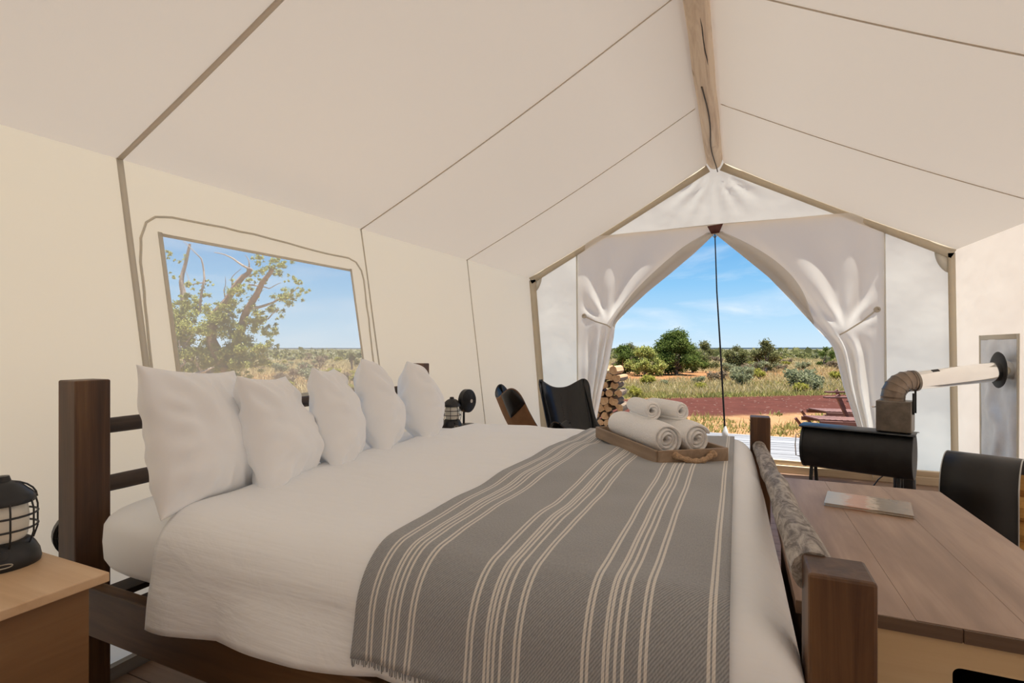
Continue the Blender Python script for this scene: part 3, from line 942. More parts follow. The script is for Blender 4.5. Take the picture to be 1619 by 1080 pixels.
# blanket
BX0, BX1 = -.822, -.012
g = G()
def fb(u, v):
    x = lerp(BX0, BX1, u)
    z_h = lerp(.548, .575, u)
    s0 = s_for_drop(TOP - z_h); s1 = HIY + .10
    s = lerp(s0, s1, v)
    x += .010 * nz(s * 1.6, 3.3) * (1 - u)
    return bed_pt(x, s, .009)
g.grid(fb, 80, 150, uv=True)
bl = g.build('throw_blanket', M['blanket'], None, angle=0, solid=.006, off=1)
tag(bl, 'grey woven throw blanket with cream stripes laid across the foot of the bed', 'blanket')
g = G()
for i in range(150):
    u = (i + .5) / 150; p = fb(u, 0)
    g.tube([(p[0], p[1] - .004, p[2] + .006), (p[0] + random.uniform(-.004, .004), p[1] - .006, p[2] - random.uniform(.008, .018))], .0012, 4)
g.build('fringe', M['blanket'], bl, kind='stuff')

# pillows
def make_pillow(name, w, h, T, seed):
    g = G(); n = 30; idx = {}
    def P(u, v, side):
        bow = .085
        x = w / 2 * (u - bow * u * (1 - v * v)); z = h / 2 * (v - bow * v * (1 - u * u))
        t = T / 2 * (max(0, (1 - u * u) * (1 - v * v))) ** .52 * 1.06
        t *= 1.0 - .20 * v    # filling slumps to the bottom
        wob = nz(u * 1.8 + seed, v * 1.8, side * .7) * .022 + nz(u * 4 + v * 2 + seed, v * 3 - u, side) * .010
        wob += .012 * math.sin(7 * (u * .6 + v * .8) + 5 * nz(u * 1.4, v * 1.4, seed)) * sstep(.2, .8, abs(u * v) + .25)
        ed = max(abs(u), abs(v))
        cr = math.sin(15 * math.atan2(v, u) + seed) * .013 * sstep(.45, .8, ed) * sstep(1, .9, ed)
        y = side * (t + (wob + cr) * (1 - ed ** 6)) + .02 * nz(u + seed, v, 5)
        return (x + .008 * nz(v * 3, seed), y, z)
    for j in range(n + 1):
        for i in range(n + 1):
            u, v = -math.cos(PI * i / n), -math.cos(PI * j / n)
            u = .6 * u + .4 * (2 * i / n - 1); v = .6 * v + .4 * (2 * j / n - 1)
            idx[i, j, 1] = g.vert(*P(u, v, -1))
            if 0 < i < n and 0 < j < n: idx[i, j, 0] = g.vert(*P(u, v, 1))
            else: idx[i, j, 0] = idx[i, j, 1]
    for j in range(n):
        for i in range(n):
            g.face(idx[i, j, 1], idx[i + 1, j, 1], idx[i + 1, j + 1, 1], idx[i, j + 1, 1])
            g.face(idx[i, j + 1, 0], idx[i + 1, j + 1, 0], idx[i + 1, j, 0], idx[i, j, 0])
    return g.build(name, M['pillow'], None, angle=0, sub=1)
# (centre x, y, z), width, height, thickness, yaw, lean, roll
PIL = [((-1.725, 1.19, .965), .45, .50, .22, 106, 15, 5, 'white pillow standing nearest the camera, largest of the row at the headboard'),
       ((-1.66, 1.455, .945), .41, .46, .22, 114, 15, 3, 'white pillow leaning just behind the largest one, second from the near headboard post'),
       ((-1.66, 1.77, .96), .39, .47, .21, 122, 14, 3, 'white pillow in the middle of the row of five at the headboard'),
       ((-1.69, 2.105, .98), .40, .49, .22, 122, 14, 3, 'white pillow second from the far headboard post'),
       ((-1.69, 2.48, .965), .40, .48, .24, 122, 14, 3, 'white pillow at the far end of the row, beside the lantern')]
for i, (c, pw, ph, pt, yaw, lean, roll, lab) in enumerate(PIL):
    o = make_pillow('pillow', pw, ph, pt, i * 3.7 + 1)
    o.location = c
    # local -y is the front
    o.rotation_mode = 'XYZ'
    R = Matrix.Rotation(math.radians(yaw), 4, 'Z') @ Matrix.Rotation(math.radians(-lean), 4, 'X') @ Matrix.Rotation(math.radians(roll), 4, 'Y')
    o.rotation_euler = R.to_euler()
    tag(o, lab, 'pillow', 'white pillows along the headboard')

# ------------------------------------------------------------------ tray and towels
TA = math.atan2(2.196 - 2.767, -.279 + .697)          # long side direction
tray = thing('serving_tray', 'shallow wooden tray with rope handles holding rolled towels on the blanket', 'tray', (-.362, 2.49, .798), TA)
TL, TW, TH, tt = .66, .32, .056, .014
g = G(); g.box(-TL / 2, TL / 2, -TW / 2, TW / 2, 0, .010); g.build('base_board', M['tray'], tray, smooth=False)
for s in (-1, 1):
    g = G(); g.box(-TL / 2, TL / 2, s * TW / 2 - tt / 2, s * TW / 2 + tt / 2, 0, TH); g.build('side_board', M['tray'], tray, smooth=False, bevel=.002)
    g = G(); g.box(s * TL / 2 - tt / 2, s * TL / 2 + tt / 2, -TW / 2, TW / 2, 0, TH); g.build('end_board', M['tray'], tray, smooth=False, bevel=.002)
    g = G(); P = []
    x = s * (TL / 2 + .012)
    for i in range(17):
        k = i / 16; P.append((x + s * .022 * math.sin(PI * k), lerp(-.085, .085, k), .036 - .022 * math.sin(PI * k)))
    g.tube(P, [.011 + .003 * math.sin(i * 1.9) for i in range(17)], 8)
    for q in (0, -1):
        g.lathe([(0, -.02), (.013, -.014), (.016, 0), (.013, .014), (0, .02)], 10, T=axisT(P[q], (s, 0, 0)))
    g.build('rope_handle', M['rope'], tray)
def towel(loc, rz, r, ln, turns, label, group):
    """rolled terry towel: a spiral sheet with thickness; axis along local x"""
    th = thing('rolled_towel', label, 'towel', loc, rz, group)
    g = G(); n = int(turns * 22); th_ = r / (turns + .35)
    def ctr(k):
        a = 2 * PI * turns * k; return a, .012 + (r - .012) * k
    nx = 8
    for i in range(n + 1):
        k = i / n; a, rad = ctr(k)
        wob = 1 + .05 * nz(a * .7, r * 40)
        for j in range(nx + 1):
            x = lerp(-ln / 2, ln / 2, j / nx)
            endr = 1 - .10 * (abs(2 * j / nx - 1)) ** 8
            rr_ = rad * wob * endr * (1 + .03 * nz(x * 18, a * 1.2, r * 50))
            g.vert(x + .006 * math.sin(a * 1.3) * (2 * j / nx - 1) ** 3, rr_ * math.sin(a), r + rr_ * math.cos(a))
    for i in range(n):
        for j in range(nx):
            q = i * (nx + 1) + j; g.face(q, q + 1, q + nx + 2, q + nx + 1)
    g.build('rolled_cloth', M['towel'], th, angle=0, solid=th_ * .86, off=0, sub=1)
    return th
c, s_ = math.cos(TA), math.sin(TA)
def tl(x, y, z): return (-.362 + x * c - y * s_, 2.49 + x * s_ + y * c, .798 + z)
GT = 'rolled white towels on the tray'
towel(tl(.0, -.072, .014), TA, .070, .52, 3.4, 'large white rolled towel along the near side of the tray', GT)
towel(tl(.02, .072, .014), TA, .068, .48, 3.2, 'large white rolled towel along the far side of the tray', GT)
towel(tl(-.02, -.05, .148), TA - .12, .043, .27, 2.6, 'small white rolled towel lying on top, nearer of the two', GT)
towel(tl(.015, .05, .148), TA + .10, .042, .26, 2.6, 'small white rolled towel lying on top, farther of the two', GT)

# ------------------------------------------------------------------ nightstands, lanterns, fans
def nightstand(loc, label, sy):
    t = thing('nightstand', label, 'nightstand', loc)
    # local: front edge at x=0, top spans x -.46..0, y -.45..0
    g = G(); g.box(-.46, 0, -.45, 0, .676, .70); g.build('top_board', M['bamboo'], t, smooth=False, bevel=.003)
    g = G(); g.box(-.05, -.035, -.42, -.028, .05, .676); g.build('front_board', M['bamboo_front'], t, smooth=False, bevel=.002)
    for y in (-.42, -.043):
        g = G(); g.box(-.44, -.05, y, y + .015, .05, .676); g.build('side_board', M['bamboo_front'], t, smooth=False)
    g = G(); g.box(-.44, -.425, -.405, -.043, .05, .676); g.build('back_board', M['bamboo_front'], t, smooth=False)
    for x in (-.43, -.085):
        for y in (-.41, -.075):
            g = G(); g.box(x, x + .035, y, y + .035, 0, .05); g.build('foot', M['bamboo_front'], t, smooth=False)
    return t
nightstand((-1.465, .765, 0), 'bamboo nightstand beside the near bed post at the lower left', 1)
nightstand((-1.735, 3.60, 0), 'bamboo nightstand on the far side of the bed, under the small lantern', 1).scale = (1, .8, .955)
def lantern(loc, rz, label):
    t = thing('lantern', label, 'lantern', loc, rz, None)
    g = G(); g.lathe([(0, 0), (.076, 0), (.078, .008), (.074, .030), (.066, .048), (.058, .060), (.050, .066), (0, .066)], 28); lbase = g.build('base', M['plastic'], t)
    g = G(); g.lathe([(.044, .066), (.050, .075), (.053, .11), (.053, .125), (.050, .155), (.044, .163)], 24); g.build('glass', M['frost'], t)
    g = G(); g.lathe([(.044, .162), (.066, .163), (.067, .176), (.060, .186), (.050, .196), (.036, .212), (.018, .220), (.014, .234), (0, .236)], 28); g.build('cap', M['plastic'], t)
    g = G()
    for z in (.098, .132): g.tube([(.070 * math.cos(2 * PI * k / 28), .070 * math.sin(2 * PI * k / 28), z) for k in range(28)], .0028, 6, closed=True)
    for k in range(8):
        a = 2 * PI * k / 8 + .2
        g.tube([(.062 * math.cos(a), .062 * math.sin(a), .055), (.071 * math.cos(a), .071 * math.sin(a), .085), (.071 * math.cos(a), .071 * math.sin(a), .145), (.066 * math.cos(a), .066 * math.sin(a), .168)], .0022, 6)
    g.build('wire_cage', M['plastic'], t)
    g = G(); g.lathe([(0, 0), (.011, 0), (.011, .012), (0, .013)], 12, T=axisT((.066, .0, .04), (1, 0, .25))); g.build('knob', M['plastic'], lbase)
    g = G(); q = [(.0785, .018 * math.cos(2 * PI * k / 14), .017 + .005 * math.sin(2 * PI * k / 14)) for k in range(14)]; g.tube(q, .0016, 6, closed=True); g.build('badge_rim', M['chip'], lbase)
    g = G()
    P = [(.0, .068 * math.cos(a), .168 + .052 * math.sin(a)) for a in [PI * k / 12 for k in range(13)]]
    g.tube(P, .0022, 6); g.build('bail_handle', M['plastic'], t)
    return t
lantern((-1.775, .675, .70), -.35, 'black camping lantern with frosted glass at the left picture edge')
lantern((-1.995, 3.355, .669), -.6, 'black camping lantern with frosted glass standing by the far fan')
def fan(loc, rz, hz, label, floor=False, r=.088):
    """small fan; head faces local +x"""
    t = thing('small_fan', label, 'fan', loc, rz)
    g = G(); g.lathe([(0, 0), (.075, 0), (.076, .008), (.06, .014), (.02, .018), (0, .018)], 28); g.build('base', M['plastic'], t)
    g = G(); g.tube([(-.035, 0, .01), (-.035, 0, hz)], .009, 10); g.tube([(-.035, 0, hz), (-.01, 0, hz)], .011, 10); g.build('pole', M['plastic'], t)
    T = axisT((0, 0, hz), (1, 0, 0))
    g = G(); g.lathe([(.0, -.035), (.03, -.034), (.045, -.02), (.05, 0.0), (.0, .001)], 20, T=T); g.build('motor', M['plastic'], t)
    g = G()
    for q in range(14):
        rr_ = r * (q + 1.5) / 15.5
        zz = .03 * math.sqrt(max(0, 1 - (rr_ / r) ** 2)) + .012
        g.tube([tuple(T @ Vector((rr_ * math.cos(2 * PI * k / 24), rr_ * math.sin(2 * PI * k / 24), zz))) for k in range(24)], .0012, 4, closed=True)
    for k in range(12):
        a = 2 * PI * k / 12
        g.tube([tuple(T @ Vector((rr_ * math.cos(a), rr_ * math.sin(a), .03 * math.sqrt(max(0, 1 - (rr_ / r) ** 2)) + .012))) for rr_ in (r * .1, r * .4, r * .7, r * .9, r)], .0013, 4)
    g.lathe([(r - .003, -.022), (r + .003, -.02), (r + .003, .016), (r - .003, .018)], 30, T=T)
    grl = g.build('grille', M['plastic'], t)
    g = G(); g.lathe([(r + .001, -.02), (r * .8, -.036), (.03, -.042), (0, -.042)], 28, T=T); g.build('rear_shell', M['plastic'], t)
    g = G()
    for k in range(5):
        a0 = 2 * PI * k / 5
        def bl_(u, v, a0=a0):
            rr_ = lerp(.015, r * .88, v); a = a0 + (u - .5) * (1.0 - .3 * v)
            return T @ Vector((rr_ * math.cos(a), rr_ * math.sin(a), .004 + (u - .5) * .012))
        g.grid(bl_, 3, 4)
    g.build('blade', M['plastic'], t, solid=.0015)
    g = G(); g.lathe([(0, .043), (.014, .043), (.015, .039), (0, .038)], 16, T=T); g.build('hub_badge', M['chip'], grl)
    return t
fan((-1.935, 3.49, .669), -.16, .195, 'small round black fan beside the far lantern')
fan((-2.275, 1.10, 0), -.3, .575, 'black fan tucked behind the near headboard post', True)

# ------------------------------------------------------------------ butterfly chairs
def soft(tab, n=24):
    """Catmull-Rom resampling so that the sling bends smoothly"""
    out = []
    X = [t[0] for t in tab]; Y = [t[1] for t in tab]
    for i in range(n + 1):
        x = lerp(X[0], X[-1], i / n); k = max(j for j in range(len(X) - 1) if X[j] <= x + 1e-9)
        t = (x - X[k]) / (X[k + 1] - X[k])
        p0, p1, p2, p3 = Y[max(k - 1, 0)], Y[k], Y[k + 1], Y[min(k + 2, len(Y) - 1)]
        out.append((x, .5 * (2 * p1 + (p2 - p0) * t + (2 * p0 - 5 * p1 + 4 * p2 - p3) * t * t + (3 * p1 - p0 - 3 * p2 + p3) * t ** 3)))
    return out
BWID = soft([(0, .37), (.25, .34), (.5, .29), (.75, .29), (1, .32)])
BCZ = soft([(0, .42), (.25, .31), (.5, .34), (.75, .58), (1, .83)])
BCY = soft([(0, -.36), (.25, -.12), (.5, .14), (.75, .31), (1, .42)])
BEZ = soft([(0, .68), (.25, .45), (.5, .47), (.75, .74), (1, 1.07)])
BEY = soft([(0, -.43), (.25, -.22), (.5, .0), (.75, .19), (1, .33)])
def butterfly(loc, rz, label):
    t = thing('butterfly_chair', label, 'chair', loc, rz, 'black leather butterfly chairs')
    RE = Vector((.30, .33, 1.0)); FE = Vector((.36, -.33, .62))
    def surf(u, v):
        a, b = 2 * u - 1, 2 * v - 1        # b=+1 back, -1 front
        # round the four ears
        m = max(abs(a), abs(b)); 
        k = max(0, (abs(a) - .4) / .6) ; l = max(0, (abs(b) - .6) / .4)
        if k > 0 and l > 0:
            a2 = math.copysign(.4 + .6 * k * math.sqrt(1 - l * l / 2), a); b2 = math.copysign(.6 + .4 * l * math.sqrt(1 - k * k / 2), b)
            a, b = a2, b2
        aa = abs(a); f = (b + 1) / 2
        w = interp(BWID, f)
        q = aa ** 2.3
        z = lerp(interp(BCZ, f), interp(BEZ, f), q)
        y = lerp(interp(BCY, f), interp(BEY, f), q)
        return (a * w, y, z)
    g = G(); g.grid(surf, 36, 36)
    sl = g.build('leather_sling', [M['leather'], M['suede']], t, angle=0)
    md = sl.modifiers.new('solid', 'SOLIDIFY'); md.thickness = .006; md.offset = 0; md.material_offset = 1; md.material_offset_rim = 0
    # stitched centre seam
    g = G()
    for i in range(4, 34):
        p = Vector(surf(.5, i / 37)); q = Vector(surf(.5, (i + .5) / 37)); g.tube([p + Vector((0, -.002, .005)), q + Vector((0, -.002, .005))], .0025, 5)
    g.build('stitching', M['wire'], t, kind='stuff')
    # pockets folded over the ears
    for (ua, va) in ((0, 1), (1, 1), (0, 0), (1, 0)):
        g = G()
        def pk(u, v, ua=ua, va=va):
            uu = lerp(0, .26, u) if ua == 0 else lerp(1, .74, u)
            vv = lerp(0, .20, v) if va == 0 else lerp(1, .80, v)
            p = Vector(surf(uu, vv)); d = .022 * math.sin(PI * min(1, u * .9 + .05)) * math.sin(PI * min(1, v * .9 + .05))
            return p + Vector((0, d if va else -d * .6, -.008 - d * .5))
        g.grid(pk, 8, 8)
        g.build('ear_pocket', M['leather'], t, solid=.004)
    r = .0085
    for s in (-1, 1):
        g = G(); g.tube([(s * .24, .335, .93), (s * .245, .315, .86), (s * .20, -.24, .02), (s * .19, -.27, .009)], r, 8); g.build('rear_rod', M['iron'], t)
        g = G(); g.tube([(s * .275, -.38, .545), (s * .285, -.34, .49), (s * .24, .26, .02), (s * .23, .29, .009)], r, 8); g.build('front_rod', M['iron'], t)
    g = G(); g.tube([(-.19, -.27, .009), (.19, -.27, .009)], r, 8); g.build('floor_rod', M['iron'], t)
    g = G(); g.tube([(-.23, .29, .009), (.23, .29, .009)], r, 8); g.build('floor_rod', M['iron'], t)
    return t
butterfly((-1.66, 4.40, 0), math.radians(126), 'black leather butterfly chair turned side on, its tan back showing, by the left wall')
butterfly((-1.60, 5.20, 0), math.radians(38), 'black leather butterfly chair facing the bed beside the left door curtain')

# ------------------------------------------------------------------ stove
SP0, SP1 = Vector((.54, 5.0)), Vector((1.235, 4.75))
sdir = (SP1 - SP0); SL = sdir.length; SA = math.atan2(sdir.y, sdir.x)
stv = thing('wood_stove', 'black barrel wood stove on splayed legs in the right corner by the doorway', 'stove', (SP0.x, SP0.y, 0), SA)
SR, SZ = .178, .452
g = G(); T = axisT((0, 0, SZ), (1, 0, 0))
g.lathe([(0, 0), (SR - .004, 0), (SR, .006), (SR, SL - .004), (SR - .004, SL), (0, SL)], 40, T=T); g.build('barrel', M['stove'], stv)
g = G()
def top_pl(u, v):
    y = lerp(-.135, .135, v); return (lerp(-.02, SL + .015, u), y, SZ + SR * .965 + .012 - .015 * (2 * v - 1) ** 2)
g.grid(top_pl, 10, 8); g.build('top_plate', M['stove_top'], stv, solid=.006)
g = G(); g.lathe([(0, 0), (.125, 0), (.128, -.012), (.12, -.018), (0, -.02)], 32, T=axisT((-.001, 0, SZ), (1, 0, 0))); sdoor = g.build('door', M['stove'], stv)
g = G(); g.lathe([(SR - .01, -.004), (SR + .005, -.004), (SR + .005, .012), (SR - .01, .012)], 36, T=axisT((0, 0, SZ), (1, 0, 0))); g.build('door_ring', M['stove_top'], stv)
g = G(); g.tube([(-.02, -.06, SZ + .10), (-.055, -.075, SZ + .09), (-.06, -.08, SZ), (-.055, -.075, SZ - .09), (-.02, -.06, SZ - .10)], .004, 6); g.build('handle', M['chrome'], sdoor)
for x in (.06, SL - .09):
    for s in (-1, 1):
        g = G(); g.tube([(x, s * .06, SZ - SR + .01), (x + .0, s * .135, 0)], .014, 8); g.build('leg', M['stove'], stv)
bx = SL - .13
BZ0 = SZ + SR * .965 + .014
g = G(); g.box(bx - .10, bx + .12, -.105, .105, BZ0, BZ0 + .235); g.build('damper_box', M['galv'], stv, smooth=False, bevel=.006)
g = G(); g.tube([(bx - .13, -.06, BZ0 + .18), (bx - .115, -.062, BZ0 + .18), (bx - .105, -.03, BZ0 + .18)], .006, 6); g.tube([(bx - .135, -.09, BZ0 + .182), (bx - .125, -.02, BZ0 + .178)], .006, 6); g.build('damper_handle', M['chrome'], stv)
for x0, y0, zz in ((bx + .105, -.07, .30), (bx + .105, .06, .31)):
    g = G(); g.box(x0 + .0155, x0 + .028, y0, y0 + .016, BZ0 + .14, BZ0 + zz); g.build('bracket', M['iron'], stv, smooth=False)
# elbow in segments, then the pipe to the wall, in stove coordinates
iv = Matrix.Translation((SP0.x, SP0.y, 0)) @ Matrix.Rotation(SA, 4, 'Z')
ivI = iv.inverted()
pipe_end = ivI @ Vector((1.905, 5.07, 1.11))
E0 = Vector((bx - .005, 0, BZ0 + .235))
hd = (pipe_end - Vector((E0.x, E0.y, 0))); hdir = Vector((hd.x, hd.y, 0)).normalized()
ER = .125
ectr = E0 + Vector((0, 0, .025)) + hdir * ER
hz_up = Vector((0, 0, 1))
P = [E0 - Vector((0, 0, .003)), E0 + Vector((0, 0, .025))]
for k in range(1, 6):
    a = (PI / 2) * k / 5
    P.append(ectr - hdir * ER * math.cos(a) + hz_up * ER * math.sin(a))
P2 = P[-1] + hdir * .02; P.append(P2)
pr = .079
for k in range(len(P) - 1):
    def ringdir(i):
        return ((P[min(i + 1, len(P) - 1)] - P[i]).normalized() + (P[i] - P[max(i - 1, 0)]).normalized()).normalized()
    side = hz_up.cross(hdir).normalized()
    g = G(); rs = []
    for (q, dq, rq) in ((P[k], ringdir(k), pr + .0025), (P[k].lerp(P[k + 1], .12), None, pr), (P[k].lerp(P[k + 1], .88), None, pr - .001), (P[k + 1], ringdir(k + 1), pr)):
        if dq is None:
            dq = ringdir(k).lerp(ringdir(k + 1), .12 if rq == pr else .88).normalized()
        o2 = dq.cross(side).normalized(); b = len(g.v)
        for j in range(28):
            a = 2 * PI * j / 28; g.vert(*(q + (side * math.cos(a) + o2 * math.sin(a)) * rq))
        rs.append(b)
    for i in range(3):
        for j in range(28): g.face(rs[i] + j, rs[i] + (j + 1) % 28, rs[i + 1] + (j + 1) % 28, rs[i + 1] + j)
    g.build('elbow_segment', M['elbow'], stv)
dd = (pipe_end - P2).normalized()
g = G(); g.tube([tuple(P2 - dd * .01), tuple(P2 + dd * .02), tuple(P2.lerp(pipe_end, .5)), tuple(pipe_end - dd * .02)], [pr * .93, pr * .93, pr * .93, pr * .95], 28); g.build('flue_pipe', M['chrome'], stv)
g = G(); g.tube([tuple(P2 + dd * .0), tuple(P2 + dd * .018)], [pr * 1.03, pr * 1.03], 28); g.build('pipe_collar', M['galv'], stv)
g = G(); q = P2 + dd * .17 + Vector((0, -pr * .55, pr * .76)); g.box(-.025, .025, -.012, .012, -.002, .004, T=Matrix.Translation(q) @ dd.to_track_quat('X', 'Z').to_matrix().to_4x4() @ Matrix.Rotation(.6, 4, 'X')); g.build('pipe_tab', M['iron'], stv, smooth=False)
# stove jack on the right wall
jk = thing('stove_jack', 'silver heat-proof flue panel sewn on the right wall around the stovepipe', 'panel', (1.9, 5.235, 0))
def jf(u, v):
    y = lerp(-.275, .275, u); z = lerp(.36, 1.35, v)
    yy = y + 5.235
    r = math.hypot(y + .165, z - 1.11)
    ed = (max(0, math.sin(PI * u) * math.sin(PI * v))) ** .4
    return (wall_r(yy, z) - 1.9 - .014 - ed * .018 * (1 + math.sin(y * 20 + 4 * nz(y * 3, z * 2.5))) * sstep(.12, .3, r) - ed * .012 * nz(y * 9, z * 7), y, z)
g = G(); g.grid(jf, 26, 40); g.build('heat_cloth', M['foil'], jk)
for za, zb, ya, yb in ((.33, 1.385, -.30, -.27), (.33, 1.385, .27, .30), (1.345, 1.385, -.27, .27), (.33, .365, -.27, .27)):
    g = G(); g.grid(lambda u, v: (wall_r(lerp(ya, yb, u) + 5.235, lerp(za, zb, v)) - 1.9 - .012, lerp(ya, yb, u), lerp(za, zb, v)), 2, 10); g.build('border', M['seamwall'], jk, solid=.006)
g = G(); g.lathe([(.085, 0), (.135, .004), (.14, .012), (.13, .018), (.09, .02)], 30, T=axisT((-.055, -.165, 1.11), (-1, 0, 0))); g.build('flange', M['stove'], jk)
# small black adaptor box on the floor behind the stove leg
t = thing('speaker_box', 'small rounded black box on the floor behind the right stove legs', 'box', (1.30, 5.28, 0), -.2)
g = G(); g.box(-.075, .075, -.06, .06, 0, .20); g.build('body', M['plastic'], t, bevel=.022)
g = G(); g.tube([(-.07, 0, .17), (-.13, 0, .19), (-.18, .02, .13), (-.24, .03, .02), (-.3, .03, .005)], .005, 6); g.build('cable', M['plastic'], t)

# ------------------------------------------------------------------ table (storage desk) at the foot of the bed
tb = thing('storage_table', 'plank-topped table with bamboo ends standing against the foot of the bed', 'table', (0, 0, 0))
TX0, TX1, TY0, TY1, TZ = .122, .742, 1.314, 2.542, .70
TB0 = .178
xsplit = [TX0, .345, .545, TX1]
for i in range(3):
    g = G(); g.box(xsplit[i] + .0003, xsplit[i + 1] - .0003, TY0 + .003 * (i == 1), TY1, TZ - .028, TZ)
    b = g.build('plank', M['table'], tb, smooth=False, bevel=.0005)
for x0, x1 in ((TX0, .4185), (.4215, TX1)):
    g = G(); g.box(x0, x1, TY0 - .004, TY0 - .0002, TZ - .028, TZ - .0006); g.build('edge_strip', M['table_edge'], tb, smooth=False)
def holed(x0, x1, z0, z1, hx0, hx1, hz0, hz1, y0, y1):
    g = G(); n = 8
    def rr_pts(x0, x1, z0, z1, r):
        P = []
        for cx, cz, a0 in ((x1 - r, z1 - r, 0), (x0 + r, z1 - r, PI / 2), (x0 + r, z0 + r, PI), (x1 - r, z0 + r, 1.5 * PI)):
            for k in range(n): a = a0 + PI / 2 * k / (n - 1); P.append((cx + r * math.cos(a), cz + r * math.sin(a)))
        return P
    o = rr_pts(x0, x1, z0, z1, .002); h = rr_pts(hx0, hx1, hz0, hz1, (hz1 - hz0) * .3)
    k = len(o); B = []
    for y in (y0, y1):
        for L_ in (o, h):
            B.append(len(g.v))
            for x, z in L_: g.vert(x, y, z)
    for i in range(k):
        j = (i + 1) % k
        g.face(B[0] + i, B[0] + j, B[1] + j, B[1] + i)
        g.face(B[2] + j, B[2] + i, B[3] + i, B[3] + j)
        g.face(B[0] + j, B[0] + i, B[2] + i, B[2] + j)
        g.face(B[1] + i, B[1] + j, B[3] + j, B[3] + i)
    return g
g = holed(TB0, TX1 - .01, .06, TZ - .029, .405, .556, TZ - .133, TZ - .083, TY0 + .004, TY0 + .022); g.build('end_panel', M['bamboo_pale'], tb, smooth=True, angle=30)
g = holed(TB0, TX1 - .01, .06, TZ - .029, .405, .556, TZ - .133, TZ - .083, TY1 - .03, TY1 - .012); g.build('end_panel', M['bamboo_pale'], tb, smooth=True, angle=30)
for x in (TB0, TX1 - .026):
    g = G(); g.box(x, x + .016, TY0 + .022, TY1 - .03, .06, TZ - .029); g.build('side_panel', M['bamboo_front'], tb, smooth=False)
g = G(); g.box(TB0, TX1 - .01, TY0 + .03, TY1 - .04, .05, .06); g.build('bottom_panel', M['bamboo_front'], tb, smooth=False)
for x in (TB0 + .01, TX1 - .06):
    for y in (TY0 + .02, TY1 - .06):
        g = G(); g.box(x, x + .04, y, y + .04, 0, .05); g.build('foot', M['bamboo_front'], tb, smooth=False)
# magazine
g = G(); g.box(-.118, .118, -.085, .085, 0, .011)
mg = thing('magazine', 'thin glossy landscape magazine lying on the table', 'magazine', (.435, 2.212, TZ + .0005), -.20)
g = G(); g.box(-.120, .120, -.087, .087, .0085, .0105); g.box(-.120, .120, -.087, .087, 0, .0015); g.build('cover', M['book'], mg, smooth=False)
g = G(); g.box(-.116, .116, -.083, .083, .0016, .0084); g.build('pages', M['paper'], mg, smooth=False)

mg.scale = (1.075, 1.075, 1)
# ------------------------------------------------------------------ firewood holder and logs
fh = thing('firewood_holder', 'black bent sheet-metal firewood holder standing beyond the table', 'holder', (1.285, 3.73, 0), math.radians(-26))
HW, HT, HL = .20, .665, .32
def arch(u, v):
    x = lerp(-HL / 2, HL / 2, u)
    a = lerp(0, 1, v)
    # path: foot front up, over, foot back down
    straight = HT - HW; Ltot = 2 * straight + PI * HW; d = a * Ltot
    if d < straight: return (x, -HW, d)
    if d > straight + PI * HW: return (x, HW, Ltot - d)
    an = (d - straight) / HW
    return (x, -HW * math.cos(an), straight + HW * math.sin(an))
g = G(); g.grid(arch, 1, 48); g.build('bent_sheet', M['sheetmetal'], fh, solid=.005)
g = G(); g.tube([arch(1, k / 48) for k in range(49)], .0036, 6); g.build('rim', M['edge'], fh)
g = G(); g.tube([arch(0, k / 48) for k in range(49)], .0036, 6); g.build('rim', M['edge'], fh)
g = G(); g.box(-HL / 2, HL / 2, -HW + .004, HW - .004, .02, .03); g.build('base_plate', M['sheetmetal'], fh, smooth=False)
def log_piece(name, r, ln, seed, mats, axis='X'):
    """split firewood: irregular prism with bark outside, split faces and cut ends"""
    rnd = random.Random(seed); g = G(); n = 9
    a_split = rnd.uniform(.9, 1.5)
    prof = []
    for k in range(n):
        a = 2 * PI * k / n + rnd.uniform(-.15, .15)
        q = r * rnd.uniform(.86, 1.05)
        x, z = q * math.cos(a), q * math.sin(a)
        if rnd.random() < .5 and z > r * .35: z = r * .35
        prof.append((x, z))
    m = 6; rings = []
    for i in range(m + 1):
        b = len(g.v); t_ = i / m
        for k, (x, z) in enumerate(prof):
            j = 1 + .06 * nz(k * 1.7, t_ * 3, seed)
            xx = lerp(-ln / 2, ln / 2, t_) + (.008 * nz(k, seed) if i in (0, m) else 0)
            g.vert(*((xx, x * j, z * j) if axis == 'X' else (x * j, xx, z * j)))
        rings.append(b)
    flip = axis != 'X'
    for i in range(m):
        for k in range(n):
            g.cm = 1 if prof[k][1] >= r * .3 and prof[(k + 1) % n][1] >= r * .3 else 0
            q = (rings[i] + k, rings[i] + (k + 1) % n, rings[i + 1] + (k + 1) % n, rings[i + 1] + k)
            g.face(*(q[::-1] if flip else q))
    g.cm = 1
    q1 = [rings[0] + k for k in reversed(range(n))]; q2 = [rings[-1] + k for k in range(n)]
    g.face(*(q1[::-1] if flip else q1)); g.face(*(q2[::-1] if flip else q2))
    return g.mesh(name, mats, True, 25)
hm = [log_piece('firewood_log', .062, .40, k + 50, [M['logwood_gold'], M['logwood_gold']]) for k in range(4)]
k = 0
Rh = Matrix.Translation(fh.location) @ Matrix.Rotation(fh.rotation_euler.z, 4, 'Z')
for row in range(5):
    for col in range(3):
        y = -.125 + col * .125; z = .095 + row * .108 + .01 * math.sin(k * 2.1)
        if row == 4 and col != 1: continue
        o = bpy.data.objects.new('firewood_log', hm[k % 4]); C.objects.link(o)
        o.location = Rh @ Vector((.05 + random.uniform(-.02, .03), y * (1 if row < 4 else .5), z)); o.rotation_euler = (0, 0, fh.rotation_euler.z + random.uniform(-.03, .03))
        tag(o, 'golden split log stacked inside the black firewood holder', 'firewood', 'split logs in the firewood holder')
        k += 1

